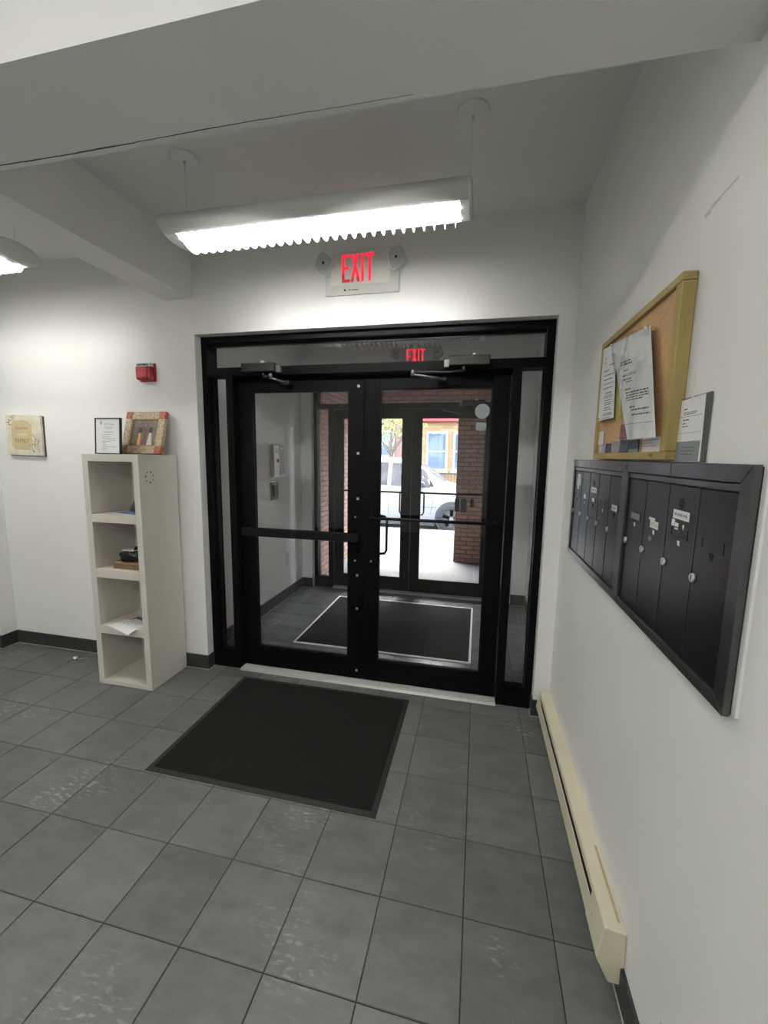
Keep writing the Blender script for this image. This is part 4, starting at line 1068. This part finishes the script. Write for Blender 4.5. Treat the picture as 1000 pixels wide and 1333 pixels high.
def flat_sheet(name, label, cat, corners, rows, mat, grp=None, bow=0.0, th=.0008, seed=1, parts_extra=None, ink='ink', n=10):
    """corners TL, TR, BR, BL as (x,y,z); rows: (u0,u1,v,h) text rows in sheet fractions"""
    TL, TR, BR, BL = [Vector(c) for c in corners]
    c0 = (TL + TR + BR + BL) / 4
    e2 = thing(name, label, cat, c0, group=grp)
    nrm = (TR - TL).cross(BL - TL).normalized()
    if nrm.x > 0: nrm = -nrm
    def P(u, v):
        return (TL * (1 - u) + TR * u) * (1 - v) + (BL * (1 - u) + BR * u) * v + nrm * bow * math.sin(math.pi * u) * (.4 + .6 * v)
    mb = MB(); vs = [P(i / n, j / n) for j in range(n + 1) for i in range(n + 1)]
    fs = [(j * (n + 1) + i, j * (n + 1) + i + 1, (j + 1) * (n + 1) + i + 1, (j + 1) * (n + 1) + i) for j in range(n) for i in range(n)]
    mb.add(vs, fs, True); mb.add([v - nrm * th for v in vs], [f[::-1] for f in fs], True)
    part('sheet', mb, mat, e2)
    if rows:
        rr = random.Random(seed); k = MB(); W = (TR - TL).length
        for (u0, u1, v, hh) in rows:
            u = u0
            while u < u1 - .01:
                wd = min(rr.uniform(.03, .11), u1 - u)
                q = [P(u, v) + nrm * .0007, P(u + wd, v) + nrm * .0007, P(u + wd, v - hh) + nrm * .0007, P(u, v - hh) + nrm * .0007]
                k.quad(*q); u += wd + .016
        part('print', k, M[ink], e2)
    return e2, P, nrm
x = XC - .004
flat_sheet('folder', 'olive yellow folder sheet pinned behind the typed page on the cork board', 'paper', [(x, 1.80, 2.02), (x, 1.605, 2.01), (x, 1.60, 1.774), (x, 1.80, 1.785)], [], M['yellow'])
x = XC - .005
flat_sheet('notice_page', 'typed white page at the left end of the cork board', 'paper', [(.459, 1.862, 2.063), (.464, 1.716, 2.048), (.461, 1.664, 1.782), (.4585, 1.856, 1.783)],
           [(.22, .40, .16, .012), (.22, .36, .22, .012), (.62, .95, .27, .012), (.25, .62, .34, .014), (.25, .9, .40, .012), (.28, .85, .46, .014), (.3, .95, .52, .01), (.28, .9, .58, .012), (.5, .85, .65, .016), (.4, .9, .685, .01), (.4, .9, .71, .01),
            (.45, .85, .75, .012), (.45, .88, .78, .01), (.45, .85, .805, .01), (.45, .8, .85, .012), (.45, .85, .88, .01), (.4, .9, .93, .01), (.4, .9, .95, .01), (.03, .12, .985, .03), (.25, .85, .985, .006)], M['paper'], bow=.004, seed=4)
x = XC - .034
sl, P, nrm = flat_sheet('plastic_sleeve', 'slanting printed notice in a shiny clear plastic sleeve on the cork board', 'notice',
           [(.455, 1.737, 2.048), (.455, 1.373, 2.011), (.447, 1.236, 1.692), (.450, 1.463, 1.696)],
           [(.2, .52, .255, .014), (.2, .55, .285, .018), (.28, .45, .345, .008), (.22, .34, .40, .016), (.22, .50, .44, .014), (.3, .5, .465, .01), (.24, .44, .54, .014), (.24, .90, .575, .013), (.26, .9, .60, .012), (.22, .9, .622, .01), (.22, .75, .645, .01),
            (.32, .52, .715, .012), (.38, .88, .745, .014), (.38, .9, .79, .014), (.05, .98, .865, .004)], M['paper'], bow=.006, seed=8)
mb = MB()
add_text(mb, 'SCHEDULE', P(.36, .402) + nrm * .0012, (P(.75, .40) - P(.25, .40)).normalized(), (P(.4, .3) - P(.4, .4)).normalized(), .011, .085, False)
part('heading', mb, M['ink'], sl)
n = 14; vs = []
for j in range(n + 1):
    for i in range(n + 1):
        u, v = -.02 + 1.04 * i / n, -.01 + 1.03 * j / n
        vs.append(P(u, v) + nrm * (.003 + .004 * math.sin(7 * u + 5 * v) ** 2 + .005 * max(0, math.sin(4 * (u + .9 * v) - 1.2)) ** 8))
part('clear_sleeve', MB().add(vs, [(j * (n + 1) + i, (j + 1) * (n + 1) + i, (j + 1) * (n + 1) + i + 1, j * (n + 1) + i + 1) for j in range(n) for i in range(n)], True), M['sleeve'], sl)
part('push_pin', MB().cyl(P(.95, .01) + nrm * .001, P(.95, .01) + nrm * .010, .004, 10), M['whitetrim'], sl)
part('push_pin', MB().cyl(P(.03, .01) + nrm * .001, P(.03, .01) + nrm * .010, .004, 10), M['whitetrim'], sl)
# business cards along the lower rail
def card(label, ya, yb2, za, zb, mt, stripe=None, rows=None, dx=0):
    e3 = thing('business_card', label, 'card', (XC - .001, (ya + yb2) / 2, zb), group='business cards along the cork board rail')
    part('card', MB().box(XC - .003 - dx, XC - .0015 - dx, yb2, ya, zb, za), mt, e3)
    if stripe: part('colour_band', MB().box(XC - .0033 - dx, XC - .003 - dx, yb2, ya, zb, zb + (za - zb) * .25), stripe, e3)
    if rows:
        mb = MB(); text_lines(mb, (XC - .0034 - dx, ya - .008, 0), (0, -1, 0), (0, 0, 1), rows, random.Random(int(ya * 1000))); part('print', mb, M['inklight'], e3)
card('upright white card at the left end of the cork board', 1.868, 1.80, 1.742, 1.690, CARDS[0], dx=.002)
card('pale blue patterned card, leftmost in the rail row', 1.852, 1.772, 1.695, 1.657, CARDS[1])
card('black card beside the pale blue one on the rail', 1.766, 1.700, 1.692, 1.657, CARDS[2])
card('plain grey card in the rail row', 1.692, 1.600, 1.697, 1.657, CARDS[3], dx=.001)
card('maroon card standing above the rail row', 1.612, 1.525, 1.752, 1.701, CARDS[4])
card('navy card below the maroon one', 1.598, 1.518, 1.699, 1.657, CARDS[5])
card('dark card with a green band in the rail row', 1.512, 1.425, 1.696, 1.657, CARDS[6], M['cardgreen'])
card('white typed card at the right end of the rail', 1.395, 1.262, 1.697, 1.657, CARDS[7], rows=[(0, .11, 1.688, .002), (0, .08, 1.68, .002), (0, .09, 1.672, .002)])
# papers hanging beside the board
e = thing('hanging_booklet', 'thin stapled booklet hanging on a string beside the cork board', 'booklet', (XR, 1.14, 1.632))
part('back_cover', MB().prism([(1.078, 1.632), (1.215, 1.632), (1.215, 1.786), (1.078, 1.786)], 'x', XR - .006, XR - .0015), M['greyplate'], e, bevel=.001)
pg = part('front_page', MB().prism([(1.092, 1.6315), (1.214, 1.6315), (1.208, 1.781), (1.098, 1.784)], 'x', XR - .009, XR - .0065), M['paper'], e)
mb = MB(); text_lines(mb, (XR - .0094, 1.20, 0), (0, -1, 0), (0, 0, 1), [(.01, .03, 1.756, .003), (.01, .075, 1.748, .002), (.01, .07, 1.744, .002), (.01, .04, 1.73, .003), (.01, .03, 1.722, .002), (.01, .04, 1.715, .002), (.015, .08, 1.664, .002), (.015, .08, 1.656, .002), (.015, .075, 1.648, .002)], random.Random(6))
mb.box(XR - .0093, XR - .009, 1.10, 1.212, 1.739, 1.7398).box(XR - .0093, XR - .009, 1.10, 1.212, 1.70, 1.7006)
part('print', mb, M['ink'], pg)
part('tinted_panel', MB().box(XR - .0092, XR - .009, 1.096, 1.213, 1.633, 1.68), M['sticker'], pg)
part('hanging_string', MB().tube([(XR - .004, 1.165, 1.84), (XR - .009, 1.155, 1.80), (XR - .01, 1.15, 1.772)], .0012, 6), M['whitetrim'], e)

# ------------------------------------------------------------------ vestibule wall devices (left wall, faces +X)
XV = -2.075
e = thing('intercom_panel', 'tall steel intercom panel on the vestibule wall', 'intercom', (XV, 4.03, 1.39))
part('back_box', MB().box(XV, XV + .03, 3.915, 4.175, 1.392, 1.722), M['steel'], e, bevel=.004)
part('speaker_column', MB().box(XV + .03, XV + .036, 3.925, 4.04, 1.40, 1.714), M['steel'], e, bevel=.003)
part('lens_window', MB().box(XV + .036, XV + .0385, 3.985, 4.02, 1.545, 1.58), M['dark'], e)
part('button_column', MB().box(XV + .03, XV + .038, 4.05, 4.168, 1.40, 1.714), M['steel'], e, bevel=.003)
for k in range(9):
    z = 1.42 + k * .032
    part('name_strip', MB().box(XV + .038, XV + .0385, 4.062, 4.12, z, z + .018), M['paper'], e)
    part('call_button', MB().cyl((XV + .038, 4.145, z + .009), (XV + .043, 4.145, z + .009), .009, 12), M['chrome'], e)
mb = MB()
for k in range(5): mb.box(XV + .036, XV + .0368, 3.95, 4.015, 1.64 + k * .012, 1.645 + k * .012)
part('speaker_slots', mb, M['dark'], e)
e = thing('card_reader', 'small dark card reader below the intercom', 'card reader', (XV, 3.96, 1.155))
part('plate', MB().box(XV, XV + .012, 3.90, 4.05, 1.158, 1.342), M['greyplate'], e, bevel=.003)
part('reader', MB().box(XV + .012, XV + .03, 3.93, 4.02, 1.19, 1.31), M['blackobj'], e, bevel=.005)
part('wall_rim', MB().box(XV, XV + .006, 3.892, 4.058, 1.15, 1.35), M['steel'], e, bevel=.002)
e = thing('outlet_plate', 'white outlet plate low on the vestibule wall', 'outlet', (XV, 4.25, .385))
part('plate', MB().box(XV, XV + .006, 4.215, 4.285, .39, .525), M['whitetrim'], e, bevel=.002)
for z in (.425, .475): part('socket', MB().cyl((XV + .006, 4.25, z), (XV + .009, 4.25, z), .017, 14), M['paper'], e)

# ------------------------------------------------------------------ outside: brick porch
BR_L, BR_H, JT = .194, .0585, .009
brick_me = []
for k in ('brick_a', 'brick_b', 'brick_c'):
    for L in (BR_L, BR_L / 2 - JT / 2):
        mb = MB().box(0, L, 0, .012, 0, BR_H); c = .003
        brick_me.append(mesh_of(MB().add([(0, .012, 0), (L, .012, 0), (L, .012, BR_H), (0, .012, BR_H), (c, 0, c), (L - c, 0, c), (L - c, 0, BR_H - c), (c, 0, BR_H - c)],
                        [(4, 5, 6, 7), (0, 1, 5, 4), (1, 2, 6, 5), (2, 3, 7, 6), (3, 0, 4, 7)]), 'brick', M[k]))
def brick_face(parent, org, ux, length, z0, z1, cap=300):
    """courses of bricks on a face; org = start point on the face, ux = unit run direction; bricks are proud of the mortar by 8 mm"""
    ux = Vector(ux); ang = math.atan2(ux.y, ux.x); po = root_off(parent); row = 0; z = z0 + JT / 2; cnt = 0
    rr = random.Random(int(length * 1000)); joined = MB()
    while z + BR_H < z1 + .002:
        s = 0.0; first = True
        while s < length - .02:
            half = (row % 2 == 1 and first) or (length - s < BR_L * .9)
            L = BR_L / 2 - JT / 2 if half else BR_L
            if s + L > length + .003: break
            k = rr.choice([0, 0, 1, 2]) * 2 + (1 if half else 0)
            o = bpy.data.objects.new('brick', brick_me[k]); COL.objects.link(o); o.parent = parent
            p = Vector(org) + ux * s; o.location = (p.x - po.x, p.y - po.y, z - po.z); o.rotation_euler = (0, 0, ang)
            cnt += 1; s += L + JT; first = False
        z += BR_H + JT; row += 1
    return cnt
# right-hand pier: face towards the door at y = 6.45
pier = struct('wall_brick_pier', MB().box(-.325, .75, 6.458, 6.85, -.02, 2.9), M['mortar'], 'red brick pier standing right of the porch opening', 'wall')
brick_face(pier, (-.332, 6.45, 0), (1, 0, 0), .91, 0, 2.34)
wl = struct('wall_brick_left', MB().box(-2.3, -2.008, 4.88, 6.85, -.02, 2.9), M['mortar'], 'sunlit brick side wall of the porch seen through the left sidelight', 'wall')
brick_face(wl, (-2.0, 4.89, 0), (0, 1, 0), 1.62, 0, 2.6)
lin = struct('wall_brick_lintel', MB().box(-2.0, -.325, 6.458, 6.85, 2.335, 2.9).box(-.325, .6, 6.459, 6.85, 2.336, 2.9), M['mortar'], 'brick lintel spanning the porch opening', 'wall')
brick_face(lin, (-1.98, 6.45, 2.335), (1, 0, 0), 2.55, 2.335, 2.9)
struct('wall_porch_right', MB().box(0.6, .75, 4.88, 6.458, -.02, 2.9), M['mortar'], 'brick wall closing the right side of the porch', 'wall')
struct('ceiling_porch', MB().box(-2.3, .75, 4.88, 6.85, 2.9, 3.2), M['ceiling'], 'plain soffit over the porch', 'ceiling')
# ground
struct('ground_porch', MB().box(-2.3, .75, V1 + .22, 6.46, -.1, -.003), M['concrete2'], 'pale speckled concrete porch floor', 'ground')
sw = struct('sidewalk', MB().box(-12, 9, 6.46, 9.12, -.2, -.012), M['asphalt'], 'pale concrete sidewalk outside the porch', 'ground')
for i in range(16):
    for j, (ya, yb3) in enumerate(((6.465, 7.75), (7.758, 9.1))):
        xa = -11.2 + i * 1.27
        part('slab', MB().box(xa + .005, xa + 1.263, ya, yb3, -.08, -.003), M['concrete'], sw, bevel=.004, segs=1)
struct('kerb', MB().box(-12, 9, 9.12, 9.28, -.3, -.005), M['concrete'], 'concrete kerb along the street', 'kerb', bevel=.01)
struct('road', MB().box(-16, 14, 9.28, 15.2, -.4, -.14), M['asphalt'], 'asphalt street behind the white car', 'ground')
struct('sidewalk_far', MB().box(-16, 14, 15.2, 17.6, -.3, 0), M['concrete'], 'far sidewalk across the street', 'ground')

# ------------------------------------------------------------------ car
CY0 = 9.68; CW = 1.80; CYM = CY0 + CW / 2; RZ = -.14
car = thing('car', 'white parked car seen through the street doors', 'car', (-1.9, CYM, RZ))
def sec(x, zb, zs, zt, w, wt):
    """one station: sill, bulge, shoulder, roof edge, crown"""
    half = [(w * .93, zb), (w * .985, zb + .12), (w, zb + (zs - zb) * .55), (w * .985, zs - .02), (w * .955, zs + .015)]
    if zt > zs + .12: half += [(wt + (w * .955 - wt) * .5, zs + (zt - zs) * .5), (wt, zt - .07), (wt * .88, zt - .02), (wt * .5, zt)]
    else: half += [(w * .9, zs + (zt - zs) * .4), (w * .8, zs + (zt - zs) * .7), (w * .6, zt - .005), (w * .4, zt)]
    ring = [(x, CYM - a, z) for a, z in half] + [(x, CYM + a, z) for a, z in half[::-1]]
    return ring
st = [(.42, .16, .48, .56, .55, .5), (.38, .08, .60, .68, .74, .5), (.24, .06, .70, .80, .84, .6), (-.1, .05, .76, .86, .885, .7), (-.55, .05, .82, .93, .90, .72), (-.78, .05, .855, .985, .90, .72),
      (-1.28, .05, .875, 1.40, .90, .64), (-1.62, .05, .885, 1.52, .90, .655), (-2.1, .05, .90, 1.555, .90, .665), (-2.9, .05, .92, 1.55, .90, .66), (-3.6, .06, .94, 1.49, .89, .64), (-3.95, .10, .93, 1.36, .86, .6), (-4.15, .18, .90, .98, .80, .6), (-4.2, .25, .75, .80, .70, .6)]
bodym = MB().loft([sec(*s_) for s_ in st], True, True, True)
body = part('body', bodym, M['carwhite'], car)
def side_pt(x, t):
    """point on the near greenhouse side: t 0 at the belt, 1 at the roof edge"""
    for a, b in zip(st[:-1], st[1:]):
        if b[0] <= x <= a[0]:
            k = (a[0] - x) / (a[0] - b[0]); zs = a[2] + (b[2] - a[2]) * k; zt = a[3] + (b[3] - a[3]) * k; w = a[4] + (b[4] - a[4]) * k; wt = a[5] + (b[5] - a[5]) * k
            z0_, z1_ = zs + .03, zt - .085; z = z0_ + (z1_ - z0_) * t
            y = CYM - (w * .955 + (wt - w * .955) * (z - zs - .015) / max(.05, zt - .07 - zs - .015))
            return Vector((x, y - .006, z))
def side_window(nm, xs):
    mb = MB()
    for a, b in zip(xs[:-1], xs[1:]): mb.quad(side_pt(a, 0), side_pt(b, 0), side_pt(b, 1), side_pt(a, 1))
    g = part(nm, mb, M['carglass'], car); sm_ = g.modifiers.new('thickness', 'SOLIDIFY'); sm_.thickness = .006
    return g
side_window('front_side_window', [-1.10, -1.28, -1.62, -2.03])
side_window('rear_side_window', [-2.12, -2.5, -2.95])
side_window('quarter_window', [-3.03, -3.3, -3.6])
part('quarter_pane', MB().prism([(-1.0, .93), (-1.10, .935), (-1.10, 1.10)], 'y', CY0 + .035, CY0 + .06), M['carglass'], car)
def top_pt(x, f):
    for a, b in zip(st[:-1], st[1:]):
        if b[0] <= x <= a[0]:
            k = (a[0] - x) / (a[0] - b[0]); zt = a[3] + (b[3] - a[3]) * k; wt = (a[5] + (b[5] - a[5]) * k) * .86
            return Vector((x, CYM + f * wt, zt + .008 - .02 * f * f))
mb = MB()
for a, b in zip([-.80, -1.0, -1.28, -1.45][:-1], [-1.0, -1.28, -1.45]):
    for f in range(6):
        f0, f1 = -1 + f / 3, -1 + (f + 1) / 3
        mb.quad(top_pt(a, f0), top_pt(a, f1), top_pt(b, f1), top_pt(b, f0))
wsn = part('windshield', mb, M['carglass'], car); sm_ = wsn.modifiers.new('thickness', 'SOLIDIFY'); sm_.thickness = .006
for wx in (-.57, -3.25):
    wc = (wx, CY0 + .11, .19)
    part('wheel_arch', MB().cyl((wx, CY0 + .0, .21), (wx, CY0 + .3, .21), .385, 32), M['trimdark'], car)
    ty = MB()
    prof_ = [(.215, -.01), (.30, -.022), (.33, -.006), (.33, .18), (.30, .195), (.2, .19)]
    rings = [[(wx + r * math.cos(t), CY0 + yo, .19 + r * math.sin(t)) for t in [2 * math.pi * i / 32 for i in range(32)]] for r, yo in prof_]
    ty.loft(rings, True, False, True)
    wh = part('wheel', ty, M['tyre'], car)
    rm = MB().cyl((wx, CY0 + .05, .19), (wx, CY0 + .07, .19), .215, 28)
    for s_ in range(5):
        a = 2 * math.pi * s_ / 5 + .3
        d = Vector((math.cos(a), 0, math.sin(a))); n_ = Vector((-math.sin(a), 0, math.cos(a)))
        c = Vector((wx, CY0 + .0, .19))
        p = [c + d * .03 - n_ * .03, c + d * .21 - n_ * .045, c + d * .21 + n_ * .045, c + d * .03 + n_ * .03]
        rm.add([q + Vector((0, .0, 0)) for q in p] + [q + Vector((0, .05, 0)) for q in p], [(0, 1, 2, 3), (0, 4, 5, 1), (1, 5, 6, 2), (2, 6, 7, 3), (3, 7, 4, 0)])
    rm.cyl((wx, CY0 + .05, .19), (wx, CY0 - .006, .19), .05, 16)
    part('rim', rm, M['rim'], wh)
part('side_skirt', MB().box(-2.86, -.96, CY0 + .03, CY0 + .09, -.0, .10), M['trimdark'], car)
def seam(nm, pts): part(nm, MB().tube(pts, .004, 6), M['trimdark'], car)
seam('door_seam', [(-2.075, CY0 + .035, .92), (-2.075, CY0 - .001, .60), (-2.075, CY0 + .004, .30), (-2.075, CY0 + .05, .09)])
seam('door_seam', [(-1.03, CY0 + .038, .87), (-1.01, CY0 - .001, .60), (-1.06, CY0 + .004, .30), (-1.12, CY0 + .05, .09)])
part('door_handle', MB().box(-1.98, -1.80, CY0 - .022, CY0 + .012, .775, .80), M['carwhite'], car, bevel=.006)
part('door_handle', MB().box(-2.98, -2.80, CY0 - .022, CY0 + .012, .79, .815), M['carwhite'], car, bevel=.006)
mr_ = part('side_mirror', MB().loft([[(-1.30 + .10 * sx_ * k, CY0 - .17 + .02 * k + dy_, .98 + .065 * sz_ * k) for sx_, sz_ in ((-1, -.7), (0, -1), (1, -.7), (1.05, .2), (.7, .9), (-.6, 1), (-1, .3))] for dy_, k in ((0, .8), (.03, 1), (.12, .95), (.16, .6))][::-1], True, True, True), M['trimdark'], car)
part('mirror_arm', MB().box(-1.33, -1.24, CY0 - .03, CY0 + .06, .93, .96), M['trimdark'], mr_)
part('roof_rail', MB().tube([(-1.6, CYM - .60, 1.50), (-1.8, CYM - .61, 1.56), (-3.2, CYM - .61, 1.57), (-3.4, CYM - .60, 1.52)], .018, 8), M['carwhite'], car)
mb = MB(); 
for k in range(5): mb.box(-1.27 + k * .075, -1.235 + k * .075, CY0 - .004, CY0 + .006, .435, .455)
part('fender_script', mb, M['trimdark'], car)
part('headlight', MB().prism([(.02, .62), (.30, .56), (.36, .62), (.10, .72)], 'y', CY0 + .05, CY0 + .2), M['lens'], car)
part('front_grille', MB().box(.40, .425, CYM - .4, CYM + .4, .25, .45), M['trimdark'], car)

# ------------------------------------------------------------------ houses across the street
def house_window(par, x0, x1, z0, z1, y):
    w_ = part('window_frame', MB().box(x0, x0 + .09, y - .06, y + .02, z0, z1).box(x1 - .09, x1, y - .06, y + .02, z0, z1).box(x0 + .09, x1 - .09, y - .06, y + .02, z1 - .09, z1)
              .box(x0 + .09, x1 - .09, y - .06, y + .02, z0, z0 + .09).box(x0 + .09, x1 - .09, y - .04, y + .02, (z0 + z1) / 2 - .03, (z0 + z1) / 2 + .03), M['winwhite'], par, bevel=.006)
    part('pane', MB().box(x0 + .09, x1 - .09, y - .02, y - .012, z0 + .09, (z0 + z1) / 2 - .03), M['wglass'], w_)
    part('pane', MB().box(x0 + .09, x1 - .09, y - .02, y - .012, (z0 + z1) / 2 + .03, z1 - .09), M['wglass'], w_)
    part('blind', MB().box(x0 + .09, x1 - .09, y - .011, y - .002, z0 + .09, z1 - .09), M['blind'], w_)
    part('sill', MB().box(x0 - .06, x1 + .06, y - .12, y, z0 - .07, z0), M['winwhite'], w_)
YH = 17.0
h1 = thing('house', 'tan brick house with red fascia and white sash windows across the street', 'house', (1.5, YH + 3, 0))
part('wall', MB().box(-2.75, 5.5, YH, YH + 5, 0, 7.5), M['facade_y'], h1)
part('red_fascia', MB().box(-2.75, 5.5, YH - .25, YH + .02, 3.0, 3.45), M['redband'], h1)
part('cornice', MB().box(-2.75, 5.55, YH - .4, YH + .1, 7.2, 7.6), M['redband'], h1)
for xa in (-2.11, -1.04, 1.2, 3.0):
    house_window(h1, xa, xa + .86, 1.04, 2.61, YH); house_window(h1, xa, xa + .86, 4.4, 5.9, YH)
h2 = thing('house', 'pinkish brick house behind the street tree', 'house', (-7, YH + 3, 0))
part('wall', MB().box(-12.5, -2.78, YH + .1, YH + 5, 0, 8.2), M['facade_r'], h2)
part('cornice', MB().box(-12.5, -2.78, YH - .3, YH + .12, 7.9, 8.3), M['winwhite'], h2)
for xa in (-4.30, -6.2, -8.0):
    house_window(h2, xa, xa + .86, 1.55, 2.65, YH + .1); house_window(h2, xa, xa + .86, 4.4, 5.9, YH + .1)
fe = thing('iron_fence', 'low black iron fence before the tan brick house', 'fence', (0, 16.2, 0))
part('rail', MB().box(-2.7, 5, 16.19, 16.21, .95, .99), M['iron'], fe); part('rail', MB().box(-2.7, 5, 16.19, 16.21, .12, .15), M['iron'], fe)
mb = MB()
for k in range(64): mb.box(-2.7 + k * .12 - .008, -2.7 + k * .12 + .008, 16.192, 16.208, .0, 1.08)
pk = part('pickets', mb, M['iron'], fe); pk['kind'] = 'stuff'

# ------------------------------------------------------------------ street trees
def tree(label, x, y, h, crown, seed, mats, n=2600, group=None, low=None):
    e = thing('street_tree', label, 'tree', (x, y, 0), group=group)
    rr = random.Random(seed)
    part('trunk', MB().tube([(x, y, 0), (x + .04, y, h * .3), (x - .03, y + .03, h * .6), (x + .05, y, h * .9)], .04, 10), M['bark'], e)
    for k in range(9):
        a = rr.uniform(0, 6.28); z = h * rr.uniform(.3, .6); l = rr.uniform(.7, 1.3) * crown[0] * .7
        p0 = Vector((x, y, z)); p1 = p0 + Vector((math.cos(a) * l * .5, math.sin(a) * l * .5, l * .55)); p2 = p0 + Vector((math.cos(a) * l * .8, math.sin(a) * l * .8, l * 1.2))
        part('branch', MB().tube([p0, p1, p2], .018, 6), M['bark'], e)
    for mi, mt in enumerate(mats):
        mb = MB()
        cl = [(Vector((rr.gauss(0, .45) * crown[0], rr.gauss(0, .45) * crown[0], rr.uniform(-.5, .5) * crown[1])), rr.uniform(.25, .55)) for _ in range(34)]
        for i in range(n // len(mats)):
            c, s_ = rr.choice(cl)
            p = Vector((x, y, h)) + c + Vector((rr.gauss(0, s_ * .5), rr.gauss(0, s_ * .5), rr.gauss(0, s_ * .4)))
            if low is not None and p.z < low: continue
            u = Vector((rr.uniform(-1, 1), rr.uniform(-1, 1), rr.uniform(-1, 1))).normalized() * .05; v = u.orthogonal().normalized() * .035
            mb.quad(p - u, p + v, p + u, p - v)
        o = part('foliage', mb, mt, e); o['kind'] = 'stuff'
tree('street tree with thin branches before the pinkish house', -2.95, 14.1, 3.35, (1.1, 1.8), 3, (M['leaf'], M['leaf2']), 3000)
tree('leafy street tree whose twigs hang before the tan house', .55, 13.2, 3.35, (1.25, 1.5), 8, (M['leaf'], M['leaf2']), 2400)
